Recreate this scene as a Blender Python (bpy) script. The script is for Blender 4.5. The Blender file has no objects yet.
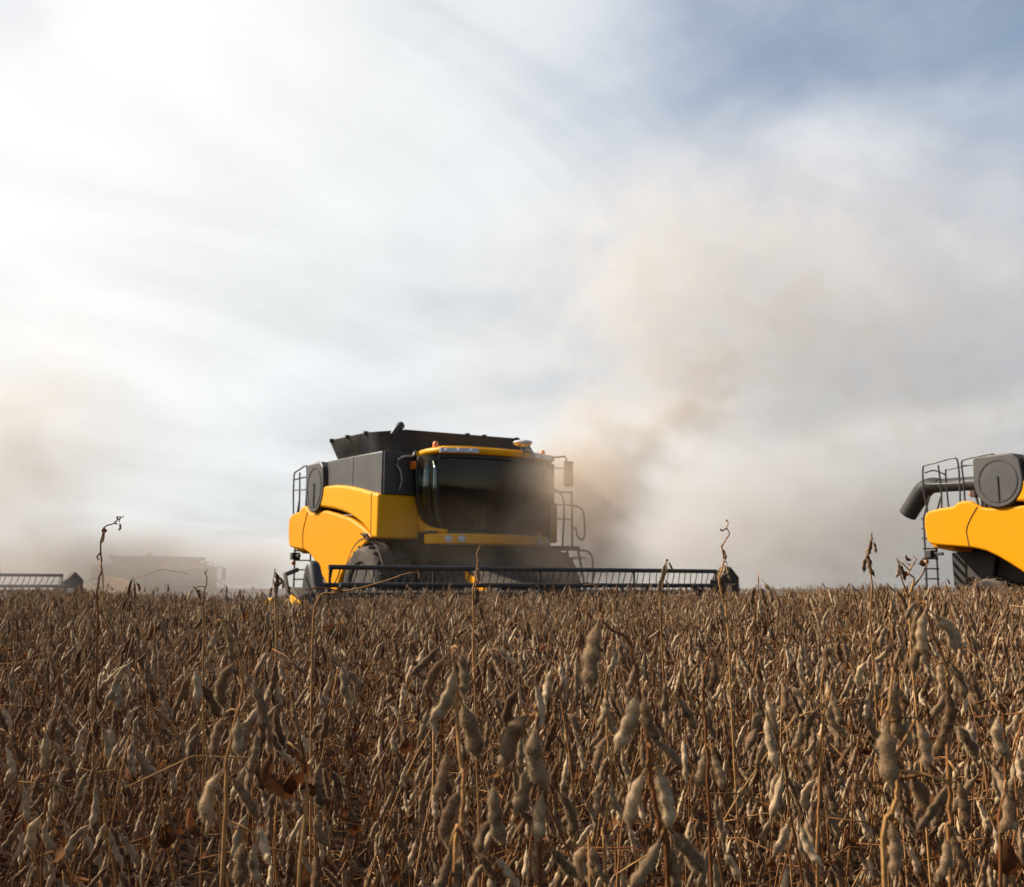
import bpy, math, random
from mathutils import Vector, Matrix, Quaternion
import numpy as np

R = math.radians
scene = bpy.context.scene
COL = scene.collection

# ------------------------------------------------------------------ camera
CAM_Z = 1.10
F_PX, W_PX, H_PX, HORIZON = 1000.0, 1024, 887, 588.0
PITCH = math.atan((HORIZON - H_PX / 2) / F_PX)
cam = bpy.data.objects.new("camera", bpy.data.cameras.new("camera"))
COL.objects.link(cam)
cam.location = (0, 0, CAM_Z)
cam.rotation_euler = (R(90) + PITCH, 0, 0)
cam.data.sensor_width = 36.0
cam.data.lens = 36.0 * F_PX / W_PX
cam.data.clip_start, cam.data.clip_end = 0.05, 8000
cam.data.dof.use_dof = True
cam.data.dof.focus_distance = 1.9
cam.data.dof.aperture_fstop = 14
scene.camera = cam

# ------------------------------------------------------------------ sky and sun
SUN_AZ, SUN_EL = R(-71), R(38)            # azimuth from straight ahead (+Y), towards +X
SUN = Vector((math.sin(SUN_AZ) * math.cos(SUN_EL), math.cos(SUN_AZ) * math.cos(SUN_EL), math.sin(SUN_EL)))
world = bpy.data.worlds.new("World")
scene.world = world
world.use_nodes = True
sun = bpy.data.objects.new("sun", bpy.data.lights.new("sun", 'SUN'))
COL.objects.link(sun)
sun.data.energy = 5.0
sun.data.angle = R(0.6)
sun.data.color = (1.0, 0.92, 0.80)
sun.rotation_euler = SUN.to_track_quat('Z', 'Y').to_euler()
scene.view_settings.view_transform = 'Standard'
scene.view_settings.look = 'None'
scene.view_settings.exposure = 0.65
scene.view_settings.gamma = 1.0
scene.view_settings.use_curve_mapping = False
scene.cycles.use_denoising = True
scene.cycles.max_bounces = 8
scene.cycles.diffuse_bounces = 3
scene.cycles.transparent_max_bounces = 16
scene.cycles.volume_bounces = 4
scene.cycles.volume_step_rate = 0.5
scene.cycles.volume_max_steps = 256


class NT:
    """small helper round a node tree"""
    def __init__(self, tree):
        self.t = tree
        tree.nodes.clear()

    def n(self, kind, **kw):
        nd = self.t.nodes.new(kind)
        for k, v in kw.items():
            setattr(nd, k, v)
        return nd

    def set(self, sock, v):
        if hasattr(v, "links") or isinstance(v, bpy.types.NodeSocket):
            self.t.links.new(v, sock)
        else:
            sock.default_value = v

    def math(self, op, a, b=0.0, c=None, clamp=False):
        nd = self.n("ShaderNodeMath", operation=op, use_clamp=clamp)
        self.set(nd.inputs[0], a)
        self.set(nd.inputs[1], b)
        if c is not None:
            self.set(nd.inputs[2], c)
        return nd.outputs[0]

    def vmath(self, op, a, b=None, out=0):
        nd = self.n("ShaderNodeVectorMath", operation=op)
        self.set(nd.inputs[0], a)
        if b is not None:
            self.set(nd.inputs[1], b)
        return nd.outputs["Value"] if out == 'v' else nd.outputs[0]

    def mix(self, f, a, b):
        nd = self.n("ShaderNodeMix", data_type='RGBA')
        self.set(nd.inputs[0], f)
        self.set(nd.inputs[6], a if not isinstance(a, tuple) else (*a, 1)[:4])
        self.set(nd.inputs[7], b if not isinstance(b, tuple) else (*b, 1)[:4])
        return nd.outputs[2]

    def smooth(self, v, a, b, lo=0.0, hi=1.0):
        nd = self.n("ShaderNodeMapRange", interpolation_type='SMOOTHSTEP')
        self.set(nd.inputs[0], v)
        for i, x in enumerate((a, b, lo, hi)):
            nd.inputs[i + 1].default_value = x
        return nd.outputs[0]

    def noise(self, vec, scale, detail=3.0, rough=0.5, dist=0.0):
        nd = self.n("ShaderNodeTexNoise")
        if vec is not None:
            self.set(nd.inputs["Vector"], vec)
        nd.inputs["Scale"].default_value = scale
        nd.inputs["Detail"].default_value = detail
        nd.inputs["Roughness"].default_value = rough
        nd.inputs["Distortion"].default_value = dist
        return nd.outputs["Fac"]


def make_world():
    k = NT(world.node_tree)
    out = k.n("ShaderNodeOutputWorld")
    D = k.n("ShaderNodeTexCoord").outputs["Generated"]
    sky = k.n("ShaderNodeTexSky", sky_type='NISHITA')
    sky.sun_disc = False
    sky.sun_elevation = SUN_EL
    sky.sun_rotation = SUN_AZ % (2 * math.pi)
    sky.dust_density = 1.2
    sky.air_density = 1.0
    sky.ozone_density = 0.7
    bg1 = k.n("ShaderNodeBackground")
    k.set(bg1.inputs[0], sky.outputs[0])
    bg1.inputs[1].default_value = 0.086
    sep = k.n("ShaderNodeSeparateXYZ")
    k.set(sep.inputs[0], D)
    x, z = sep.outputs[0], sep.outputs[2]
    # thin high cloud lying on a plane overhead, combed into streaks
    den = k.math('MAXIMUM', k.math('ADD', z, 0.16), 0.1)
    sc = k.n("ShaderNodeVectorMath", operation='SCALE')
    k.set(sc.inputs[0], D)
    k.set(sc.inputs["Scale"], k.math('DIVIDE', 1.0, den))
    mp = k.n("ShaderNodeMapping", vector_type='TEXTURE')
    k.set(mp.inputs[0], sc.outputs[0])
    mp.inputs["Rotation"].default_value = (0, 0, R(57))
    mp.inputs["Scale"].default_value = (0.95, 0.52, 1.0)
    n1 = k.noise(mp.outputs[0], 1.0, 6.0, 0.52, 0.8)
    n2 = k.noise(sc.outputs[0], 1.0, 6.0, 0.5, 0.6)
    nn = k.math('ADD', k.math('MULTIPLY', n1, 0.5), k.math('MULTIPLY', n2, 0.6))
    cov = k.math('ADD', k.math('MULTIPLY', k.math('MAXIMUM', x, -0.15), -1.9), k.math('MULTIPLY', k.math('SUBTRACT', z, 0.30), -1.5))
    cov = k.math('ADD', cov, 0.86)
    cov = k.math('ADD', cov, k.math('MULTIPLY', k.math('SUBTRACT', nn, 0.56), 2.5))
    cov = k.math('ADD', cov, k.smooth(z, 0.22, 0.0, 0.0, 0.5))
    cov = k.smooth(cov, -0.10, 1.0, 0.15, 0.98)
    cov = k.math('MULTIPLY', cov, k.smooth(k.math('SUBTRACT', k.math('MULTIPLY', sep.outputs[1], 0.8), k.math('MULTIPLY', x, 0.5)), -0.30, 0.45, 0.0, 1.0))     # the bank of cloud lies ahead
    # brighter towards the sun, where thin cloud scatters forward
    glow = k.math('MAXIMUM', k.vmath('DOT_PRODUCT', D, tuple(SUN), 'v'), 0.0)
    glow = k.math('POWER', glow, 4.0)
    tone = k.math('ADD', k.math('MULTIPLY', nn, 0.72), 0.38)
    br = k.math('ADD', tone, k.math('MULTIPLY', glow, 0.45))
    cl = k.mix(k.math('MULTIPLY', glow, 1.6, clamp=True), (0.965, 0.99, 1.01), (1.02, 1.0, 0.96))
    bg2 = k.n("ShaderNodeBackground")
    k.set(bg2.inputs[0], cl)
    k.set(bg2.inputs[1], k.math('MULTIPLY', br, 0.67))
    mx = k.n("ShaderNodeMixShader")
    k.set(mx.inputs[0], cov)
    k.set(mx.inputs[1], bg1.outputs[0])
    k.set(mx.inputs[2], bg2.outputs[0])
    k.set(out.inputs[0], mx.outputs[0])


make_world()


# ------------------------------------------------------------------ helpers
def at(px, py, Y):
    """point of the place that lies Y metres ahead along the line of sight through a picture point"""
    x, u = (px - W_PX / 2) / F_PX, -(py - H_PX / 2) / F_PX
    c, s = math.cos(PITCH), math.sin(PITCH)
    y, z = c - u * s, s + u * c
    return Vector((x * Y / y, Y, CAM_Z + z * Y / y))


def tag(o, label=None, cat=None, group=None, kind=None):
    for k, v in (("label", label), ("category", cat), ("group", group), ("kind", kind)):
        if v:
            o[k] = v
    return o


def empty(name, loc=(0, 0, 0), rz=0.0):
    o = bpy.data.objects.new(name, None)
    o.empty_display_size = 0.1
    o.location = loc
    o.rotation_euler = (0, 0, rz)
    COL.objects.link(o)
    return o


def copy_tree(o, parent=None):
    c = o.copy()
    COL.objects.link(c)
    c.parent = parent
    for ch in list(o.children):
        copy_tree(ch, c)
    return c


class MB:
    def __init__(self):
        self.v, self.f, self.m = [], [], []

    def add(self, verts, faces, mat=0):
        b = len(self.v)
        self.v.extend(tuple(p) for p in verts)
        self.f.extend(tuple(b + i for i in f) for f in faces)
        self.m.extend([mat] * len(faces))

    def box(self, x0, x1, y0, y1, z0, z1, mat=0):
        vs = [(x, y, z) for z in (z0, z1) for y in (y0, y1) for x in (x0, x1)]
        self.add(vs, [(0, 2, 3, 1), (4, 5, 7, 6), (0, 1, 5, 4), (2, 6, 7, 3), (0, 4, 6, 2), (1, 3, 7, 5)], mat)

    def prism(self, poly, a, b, axis='x', mat=0):
        """poly in the two other axes (in x, y, z order), extruded from a to b along axis"""
        def P(t, u, v):
            return {'x': (t, u, v), 'y': (u, t, v), 'z': (u, v, t)}[axis]
        n = len(poly)
        vs = [P(a, *p) for p in poly] + [P(b, *p) for p in poly]
        fs = [tuple(range(n))[::-1], tuple(range(n, 2 * n))]
        fs += [(i, (i + 1) % n, n + (i + 1) % n, n + i) for i in range(n)]
        self.add(vs, fs, mat)

    def tube(self, pts, rad, n=8, mat=0, closed=False):
        pts = [Vector(p) for p in pts]
        if not isinstance(rad, (list, tuple)):
            rad = [rad] * len(pts)
        vs, fs = [], []
        prev = None
        L = len(pts)
        for i, p in enumerate(pts):
            a, b = pts[max(i - 1, 0)], pts[min(i + 1, L - 1)]
            if closed:
                a, b = pts[(i - 1) % L], pts[(i + 1) % L]
            d = (b - a).normalized()
            if prev is None:
                ref = Vector((0, 0, 1)) if abs(d.z) < 0.9 else Vector((1, 0, 0))
                u = d.cross(ref).normalized()
            else:
                u = (prev - d * prev.dot(d)).normalized()
            prev = u
            w = d.cross(u)
            for k in range(n):
                a_ = 2 * math.pi * k / n
                vs.append(p + (u * math.cos(a_) + w * math.sin(a_)) * rad[i])
        for i in range(L if closed else L - 1):
            j = (i + 1) % L
            for k in range(n):
                l = (k + 1) % n
                fs.append((i * n + k, i * n + l, j * n + l, j * n + k))
        if not closed:
            fs.append(tuple(range(n))[::-1])
            fs.append(tuple((L - 1) * n + k for k in range(n)))
        self.add(vs, fs, mat)

    def lathe(self, prof, centre, axis='x', n=32, mat=0, closed=False):
        """prof = [(along, radius)]"""
        c = Vector(centre)
        ax = {'x': (Vector((1, 0, 0)), Vector((0, 1, 0)), Vector((0, 0, 1))),
              'y': (Vector((0, 1, 0)), Vector((1, 0, 0)), Vector((0, 0, 1))),
              'z': (Vector((0, 0, 1)), Vector((1, 0, 0)), Vector((0, 1, 0)))}[axis]
        vs, fs = [], []
        for (t, r) in prof:
            for k in range(n):
                a = 2 * math.pi * k / n
                vs.append(c + ax[0] * t + (ax[1] * math.cos(a) + ax[2] * math.sin(a)) * r)
        m = len(prof)
        for i in range(m if closed else m - 1):
            j = (i + 1) % m
            for k in range(n):
                l = (k + 1) % n
                fs.append((i * n + k, i * n + l, j * n + l, j * n + k))
        if not closed:
            fs.append(tuple(range(n))[::-1])
            fs.append(tuple((m - 1) * n + k for k in range(n)))
        self.add(vs, fs, mat)

    def mesh(self, name, mats, smooth=None):
        me = bpy.data.meshes.new(name)
        me.from_pydata(self.v, [], self.f)
        for m in mats:
            me.materials.append(m)
        if len(mats) > 1:
            me.polygons.foreach_set("material_index", self.m)
        if smooth is not None:
            me.polygons.foreach_set("use_smooth", [True] * len(me.polygons))
            if smooth < 180:
                me.set_sharp_from_angle(angle=R(smooth))
        me.update()
        return me

    def build(self, name, mats, parent=None, smooth=35, bevel=0.0, segs=2):
        if not isinstance(mats, (list, tuple)):
            mats = [mats]
        o = bpy.data.objects.new(name, self.mesh(name, mats, smooth))
        COL.objects.link(o)
        o.parent = parent
        if bevel:
            b = o.modifiers.new("bevel", 'BEVEL')
            b.width, b.segments, b.limit_method, b.angle_limit = bevel, segs, 'ANGLE', R(38)
            b.harden_normals = False
        return o


def smooth_path(pts, sub=4):
    """Catmull-Rom through points"""
    P = [Vector(p) for p in pts]
    P = [P[0] * 2 - P[1]] + P + [P[-1] * 2 - P[-2]]
    out = []
    for i in range(1, len(P) - 2):
        for k in range(sub):
            t = k / sub
            a, b, c, d = P[i - 1], P[i], P[i + 1], P[i + 2]
            out.append(0.5 * ((2 * b) + (c - a) * t + (2 * a - 5 * b + 4 * c - d) * t * t + (3 * b - a - 3 * c + d) * t ** 3))
    out.append(P[-2])
    return out


# ------------------------------------------------------------------ materials
def material(name):
    m = bpy.data.materials.new(name)
    m.use_nodes = True
    k = NT(m.node_tree)
    out = k.n("ShaderNodeOutputMaterial")
    return m, k, out


def painted(name, col, rough=0.4, dust=0.3, dust_col=(0.23, 0.155, 0.095), metallic=0.0, coat=0.0, var=0.12, dust_scale=2.2, bump=0.0):
    """paint or plastic with wear-like dust lying on it in patches, thicker on upward faces"""
    m, k, out = material(name)
    b = k.n("ShaderNodeBsdfPrincipled")
    P = k.n("ShaderNodeTexCoord").outputs["Object"]
    n1 = k.noise(P, dust_scale, 6, 0.6, 0.3)
    n2 = k.noise(P, dust_scale * 9, 4, 0.6)
    geo = k.n("ShaderNodeNewGeometry")
    up = k.n("ShaderNodeSeparateXYZ")
    k.set(up.inputs[0], geo.outputs["Normal"])
    d = k.math('ADD', k.math('MULTIPLY', k.smooth(n1, 0.35, 0.72), 0.75), k.math('MULTIPLY', n2, 0.35))
    d = k.math('ADD', d, k.math('MULTIPLY', k.smooth(up.outputs[2], 0.2, 0.9), 0.5))
    d = k.math('MULTIPLY', d, dust, clamp=True)
    tone = k.mix(k.smooth(n2, 0.25, 0.75), tuple(c * (1 - var) for c in col), tuple(min(1, c * (1 + var)) for c in col))
    k.set(b.inputs["Base Color"], k.mix(d, tone, dust_col))
    k.set(b.inputs["Roughness"], k.math('ADD', k.math('MULTIPLY', d, 0.5), rough, clamp=True))
    b.inputs["Metallic"].default_value = metallic
    b.inputs["Coat Weight"].default_value = coat
    if name in ("yellow_paint", "golden_paint", "dull_yellow"):
        b.inputs["Specular IOR Level"].default_value = 0.10
    if bump:
        bp = k.n("ShaderNodeBump")
        bp.inputs["Strength"].default_value = bump
        bp.inputs["Distance"].default_value = 0.01
        k.set(bp.inputs["Height"], n2)
        k.set(b.inputs["Normal"], bp.outputs[0])
    k.set(out.inputs[0], b.outputs[0])
    return m


M = {}
M['yellow'] = painted("yellow_paint", (0.72, 0.285, 0.001), 0.45, 0.04, var=0.05)
M['gold'] = painted("golden_paint", (0.74, 0.325, 0.003), 0.42, 0.04, var=0.04)
M['black'] = painted("black_paint", (0.018, 0.017, 0.016), 0.5, 0.18)
M['grey'] = painted("charcoal_panel", (0.048, 0.045, 0.041), 0.45, 0.16, var=0.08)
M['dusty'] = painted("dusty_iron", (0.026, 0.021, 0.016), 0.8, 0.30)
M['rubber'] = painted("tyre_rubber", (0.022, 0.020, 0.018), 0.85, 0.60, dust_col=(0.19, 0.135, 0.09))
M['steel'] = painted("worn_steel", (0.42, 0.40, 0.37), 0.4, 0.3, metallic=0.7)
M['silver'] = painted("silver_plastic", (0.62, 0.62, 0.60), 0.35, 0.1)
M['lens'] = painted("lamp_lens", (0.45, 0.47, 0.50), 0.15, 0.15, coat=0.8)
M['orange'] = painted("orange_lens", (0.85, 0.20, 0.01), 0.25, 0.05, coat=0.6)
M['dull'] = painted("dull_yellow", (0.80, 0.36, 0.006), 0.7, 0.25)
M['seat'] = painted("seat_cloth", (0.05, 0.05, 0.055), 0.9, 0.1)
M['rail'] = painted("rail_black", (0.02, 0.019, 0.018), 0.45, 0.12)


def glass():
    m, k, out = material("tinted_glass")
    t = k.n("ShaderNodeBsdfTransparent")
    t.inputs[0].default_value = (0.34, 0.37, 0.33, 1)
    g = k.n("ShaderNodeBsdfGlossy")
    g.inputs[0].default_value = (0.48, 0.40, 0.30, 1)
    g.inputs[1].default_value = 0.04
    lw = k.n("ShaderNodeFresnel")
    lw.inputs[0].default_value = 1.5
    P = k.n("ShaderNodeTexCoord").outputs["Object"]
    d = k.n("ShaderNodeBsdfDiffuse")
    d.inputs[0].default_value = (0.20, 0.145, 0.095, 1)
    mx = k.n("ShaderNodeMixShader")
    k.set(mx.inputs[0], k.math('ADD', lw.outputs[0], 0.035, clamp=True))
    k.set(mx.inputs[1], t.outputs[0])
    k.set(mx.inputs[2], g.outputs[0])
    m2 = k.n("ShaderNodeMixShader")
    k.set(m2.inputs[0], k.smooth(k.noise(P, 1.6, 5, 0.6), 0.3, 0.8, 0.03, 0.22))
    k.set(m2.inputs[1], mx.outputs[0])
    k.set(m2.inputs[2], d.outputs[0])
    k.set(out.inputs[0], m2.outputs[0])
    return m


M['glass'] = glass()


def pane():  # glossier glass for the reflecting panes added at the cab corner
    m, k, out = material("glint_glass")
    t = k.n("ShaderNodeBsdfTransparent")
    t.inputs[0].default_value = (0.5, 0.55, 0.5, 1)
    g = k.n("ShaderNodeBsdfGlossy")
    g.inputs[0].default_value = (0.80, 0.85, 0.76, 1)
    g.inputs[1].default_value = 0.12
    mx = k.n("ShaderNodeMixShader")
    mx.inputs[0].default_value = 0.15
    k.set(mx.inputs[1], t.outputs[0])
    k.set(mx.inputs[2], g.outputs[0])
    k.set(out.inputs[0], mx.outputs[0])
    return m


M['pane'] = pane()


def plant_mat(name, dark, mid, light, fuzz=0.0, scale=60.0, transl=0.0, blotch=0.5):
    m, k, out = material(name)
    b = k.n("ShaderNodeBsdfPrincipled")
    geo = k.n("ShaderNodeNewGeometry")
    oi = k.n("ShaderNodeObjectInfo")
    P = k.n("ShaderNodeTexCoord").outputs["Object"]
    off = k.n("ShaderNodeCombineXYZ")
    k.set(off.inputs[0], k.math('MULTIPLY', oi.outputs["Random"], 37.0))
    P = k.vmath('ADD', P, off.outputs[0])
    rnd = k.math('FRACT', k.math('ADD', geo.outputs["Random Per Island"], k.math('MULTIPLY', oi.outputs["Random"], 7.31)))
    n1 = k.noise(P, scale, 4, 0.6)
    n2 = k.noise(P, scale * 6, 3, 0.6)
    c = k.mix(k.math('POWER', rnd, 1.9), mid, light)
    c = k.mix(k.math('MULTIPLY', k.smooth(n1, 0.42, 0.72), blotch), c, dark)
    c = k.mix(k.math('MULTIPLY', k.smooth(n2, 0.5, 0.75), 0.4), c, tuple(x * 0.55 for x in dark))
    k.set(b.inputs["Base Color"], c)
    b.inputs["Roughness"].default_value = 0.8
    b.inputs["Specular IOR Level"].default_value = 0.12
    if fuzz:
        b.inputs["Sheen Weight"].default_value = fuzz
        b.inputs["Sheen Roughness"].default_value = 0.35
        b.inputs["Sheen Tint"].default_value = (1.0, 0.86, 0.66, 1)
    bp = k.n("ShaderNodeBump")
    bp.inputs["Strength"].default_value = 0.5
    bp.inputs["Distance"].default_value = 0.0012
    k.set(bp.inputs["Height"], n2)
    k.set(b.inputs["Normal"], bp.outputs[0])
    sh = b.outputs[0]
    if transl:
        t = k.n("ShaderNodeBsdfTranslucent")
        k.set(t.inputs[0], c)
        mx = k.n("ShaderNodeMixShader")
        mx.inputs[0].default_value = transl
        k.set(mx.inputs[1], sh)
        k.set(mx.inputs[2], t.outputs[0])
        sh = mx.outputs[0]
    k.set(out.inputs[0], sh)
    return m


M['pod'] = plant_mat("pod_husk", (0.034, 0.013, 0.006), (0.128, 0.062, 0.026), (0.62, 0.43, 0.245), fuzz=0.10, scale=85, transl=0.05, blotch=0.75)
M['stem'] = plant_mat("dry_stem", (0.065, 0.021, 0.007), (0.165, 0.058, 0.017), (0.54, 0.28, 0.095), fuzz=0.05, scale=40)
M['leaf'] = plant_mat("dry_leaf", (0.04, 0.014, 0.006), (0.11, 0.038, 0.013), (0.22, 0.092, 0.026), scale=45, transl=0.3)
M['hair'] = plant_mat("pod_hair", (0.36, 0.23, 0.115), (0.52, 0.36, 0.195), (0.74, 0.57, 0.36), scale=20, transl=0.5, blotch=0.2)


def soil():
    m, k, out = material("field_soil")
    b = k.n("ShaderNodeBsdfPrincipled")
    P = k.n("ShaderNodeTexCoord").outputs["Object"]
    n1, n2 = k.noise(P, 0.35, 6, 0.6), k.noise(P, 24, 6, 0.65)
    c = k.mix(k.smooth(n1, 0.3, 0.7), (0.020, 0.010, 0.006), (0.034, 0.018, 0.010))
    c = k.mix(k.smooth(n2, 0.55, 0.75), c, (0.075, 0.042, 0.020))
    k.set(b.inputs["Base Color"], c)
    b.inputs["Roughness"].default_value = 0.95
    b.inputs["Specular IOR Level"].default_value = 0.04
    bp = k.n("ShaderNodeBump")
    bp.inputs["Strength"].default_value = 0.9
    bp.inputs["Distance"].default_value = 0.05
    k.set(bp.inputs["Height"], n2)
    k.set(b.inputs["Normal"], bp.outputs[0])
    k.set(out.inputs[0], b.outputs[0])
    return m


# ------------------------------------------------------------------ ground
def ground_z(x, y):
    r = math.hypot(x, y)
    t = min(max((r - 37.0) / 9.0, 0.0), 1.0)
    return -1.7 * t * t * (3 - 2 * t)


def make_ground():
    radii = [0, 2, 5, 10, 16, 22, 28, 33, 36] + [37 + i * 0.9 for i in range(12)] + [50, 60, 80, 120, 200, 400, 900, 2500, 6000]
    n = 96
    mb = MB()
    vs, fs = [(0, 0, 0)], []
    for r in radii[1:]:
        for k in range(n):
            a = 2 * math.pi * k / n
            x, y = r * math.cos(a), r * math.sin(a)
            vs.append((x, y, ground_z(x, y)))
    for k in range(n):
        fs.append((0, 1 + k, 1 + (k + 1) % n))
    for i in range(len(radii) - 2):
        for k in range(n):
            l = (k + 1) % n
            a, b = 1 + i * n, 1 + (i + 1) * n
            fs.append((a + k, b + k, b + l, a + l))
    mb.add(vs, fs)
    tag(mb.build("ground", soil(), smooth=180), "brown field soil under the crop", kind="structure")


make_ground()


# ------------------------------------------------------------------ combine harvester
THETA = R(31)          # all machines drive the same way, in echelon


def arc(cx, cy, r, a0, a1, n):
    return [(cx + r * math.cos(R(a0 + (a1 - a0) * i / n)), cy + r * math.sin(R(a0 + (a1 - a0) * i / n))) for i in range(n + 1)]


def wheel(root, x0, x1, y, z, r, out_dir):
    """tyre with chevron lugs, rim inside"""
    w = x1 - x0
    c = (x0 + x1) / 2
    t = MB()
    prof = [(-w / 2 + .03, r * .62), (-w / 2, r * .72), (-w / 2, r * .84), (-w / 2 + .06, r * .915), (-w / 2 + .17, r * .945), (0, r * .96), (w / 2 - .17, r * .945), (w / 2 - .06, r * .915),
            (w / 2, r * .84), (w / 2, r * .72), (w / 2 - .03, r * .62), (0, r * .60)]
    t.lathe(prof, (c, y, z), 'x', 48, closed=True)
    lug = 22
    for i in range(lug):
        for s in (-1, 1):
            a = 2 * math.pi * (i + (0.25 if s > 0 else -0.25)) / lug
            pts = []
            for (u, da) in ((0.02, 0.09), (0.42, -0.05)):
                for dd in (-0.022, 0.022):
                    for rr in (r * (.93 if u < .3 else .90), r * (1.0 if u < .3 else .975)):
                        b = a + da + dd / 1.0
                        pts.append((c + s * u * w * .98, y + rr * math.cos(b), z + rr * math.sin(b)))
            t.add(pts, [(0, 1, 3, 2), (4, 6, 7, 5), (0, 4, 5, 1), (2, 3, 7, 6), (1, 5, 7, 3), (0, 2, 6, 4)])
    wh = t.build("wheel", M['rubber'], root)
    h = MB()
    s = out_dir
    h.lathe([(s * (w / 2 - .06), r * .63), (s * (w / 2 - .02), r * .63), (s * (w / 2 - .10), r * .55), (s * .08, r * .50), (s * .04, r * .22), (s * .14, r * .20), (s * .14, r * .02)],
            (c, y, z), 'x', 32)
    for i in range(8):
        a = 2 * math.pi * i / 8
        h.lathe([(s * .04, .03), (s * .10, .03)], (c, y + r * .33 * math.cos(a), z + r * .33 * math.sin(a)), 'x', 8)
    h.build("rim", M['dusty'], wh)
    return wh


def make_combine():
    root = empty("combine_harvester")
    XS, XR = -2.26, 1.86       # outer side planes
    CX = (XS + XR) / 2

    # ---- inner body
    b = MB()
    b.prism([(0.15, 1.75), (0.15, 2.6), (2.95, 2.85), (4.8, 2.65), (5.2, 2.3), (5.1, 1.6), (4.4, 1.2), (2.0, 1.15)], XS + .95, XR - .95)
    b.box(XS + .9, XR - .9, -.2, 2.6, 1.05, 1.8)
    b.box(-1.5, 1.1, .1, .5, 1.9, 3.6)
    b.build("body", M['dusty'], root, bevel=.03)

    def lower_panel(x_out, x_in, name="side_panel"):
        poly = [(0.35, 2.10), (0.60, 2.02), (0.85, 1.92), (1.12, 1.82), (1.37, 1.71), (1.62, 1.58), (1.84, 1.46), (2.02, 1.30), (2.13, 1.16), (2.20, 0.98), (2.34, 0.98),
                (2.72, 1.12), (3.05, 1.33), (3.26, 1.48), (3.48, 1.62), (3.74, 1.77), (4.0, 1.89), (4.30, 1.96), (4.7, 2.0), (5.2, 2.05), (5.38, 2.09), (5.46, 2.20), (5.50, 2.50),
                (5.48, 2.72), (5.38, 2.83), (5.1, 2.87), (4.72, 2.89), (4.62, 2.97), (4.47, 3.0), (4.30, 2.98), (4.18, 2.91), (4.06, 2.83), (3.8, 2.79), (3.46, 2.80), (3.0, 2.80), (2.4, 2.70), (1.54, 2.54), (.88, 2.33)]
        mb = MB()
        mb.prism(poly, x_out, x_in)
        return mb.build(name, M['yellow'], root, smooth=50, bevel=.05, segs=3)

    def upper_panel(x_out, x_in, name):
        poly = [(-.02, 2.05), (.30, 2.08), (.36, 2.17), (.62, 2.31), (.88, 2.42), (1.2, 2.53), (1.54, 2.63), (1.97, 2.72), (2.4, 2.79), (2.95, 2.86), (3.46, 2.92),
                (3.30, 3.14), (3.12, 3.29), (2.99, 3.335), (2.4, 3.31), (1.86, 3.255), (1.4, 3.19), (.92, 3.105), (.45, 3.01), (.05, 2.945), (-.03, 2.92)]
        mb = MB()
        mb.prism(poly, x_out, x_in)
        return mb.build(name, M['gold'], root, smooth=50, bevel=.06, segs=3)

    for s, xo, xi in ((-1, XS, XS + .16), (1, XR, XR - .16)):
        lp = lower_panel(xo, xi)
        up = upper_panel(xo + s * .05, xo - s * (.86 if s < 0 else .2), "engine_cover")
        # seams and latches
        sm = MB()
        sm.tube(smooth_path([(xo + s * .004, 4.12, 2.84), (xo + s * .004, 4.30, 2.60), (xo + s * .004, 4.42, 2.35), (xo + s * .004, 4.38, 2.0)], 5), .010, 6)
        sm.build("seam", M['dusty'], lp)
        sm = MB()
        sm.tube([(xo + s * .052, .30, 2.10), (xo + s * .052, .30, 2.97)], .008, 6)
        sm.build("seam", M['dusty'], up)
        h = MB()
        h.tube([(xo + s * .05, .62, 2.12), (xo + s * .09, .50, 2.16), (xo + s * .09, .40, 2.15), (xo + s * .05, .34, 2.0)], .03, 8)
        h.tube([(xo + s * .06, .55, 2.10), (xo + s * .09, .70, 2.18)], .022, 8)
        h.build("latch", M['dusty'], lp)
    # rear hood between the side panels
    r = MB()
    r.prism([(4.9, 1.9), (5.44, 2.02), (5.52, 2.3), (5.54, 2.55), (5.46, 2.75), (5.3, 2.82), (4.6, 2.84)], XS + .165, XR - .165)
    r.build("rear_hood", M['yellow'], root, smooth=60, bevel=.04)
    r = MB()
    r.prism([(4.5, .95), (5.1, .85), (5.42, 1.05), (5.44, 1.9), (5.0, 1.98), (4.3, 1.90)], CX - 1.25, CX + 1.25)
    r.build("straw_chopper", M['black'], root, bevel=.03)
    for s in (-1, 1):
        l = MB()
        l.box(CX + s * 1.85 - .10, CX + s * 1.85 + .10, 5.45, 5.62, 1.78, 1.95)
        l.box(CX + s * 1.85 - .03, CX + s * 1.85 + .03, 5.2, 5.5, 1.83, 1.90)
        lo = l.build("tail_lamp", M['black'], root, bevel=.01)
        l = MB()
        l.lathe([(0, .05), (.03, .05), (.04, .03)], (CX + s * 1.85, 5.62, 1.70), 'y', 12)
        l.build("reflector", M['orange'], lo)

    # ---- grain tank
    t = MB()
    t.prism([(.0, 2.90), (3.0, 2.95), (3.0, 3.90), (.0, 3.78)], XS + .03, XR - .03)
    tk = t.build("grain_tank", M['grey'], root, bevel=.02)
    for s, xo in ((-1, XS + .03), (1, XR - .03)):
        t = MB()
        t.box(xo + s * .004 - .004, xo + s * .004 + .004, 1.48, 1.50, 3.0, 3.82)
        t.build("panel_seam", M['black'], tk)
    for xa, xb in ((XS + .06, -1.36), (1.0, XR - .06)):     # black front walls beside the cab
        t = MB()
        t.box(xa, xb, -.055, -.004, 2.93, 3.77)
        t.build("tank_front", M['black'], tk, bevel=.008)
    t = MB()
    t.tube(smooth_path([(-1.93, -.08, 3.55), (-1.93, -.13, 3.62), (-1.80, -.14, 3.68), (-1.62, -.12, 3.70), (-1.55, -.08, 3.82)], 4), .022, 8)
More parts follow.
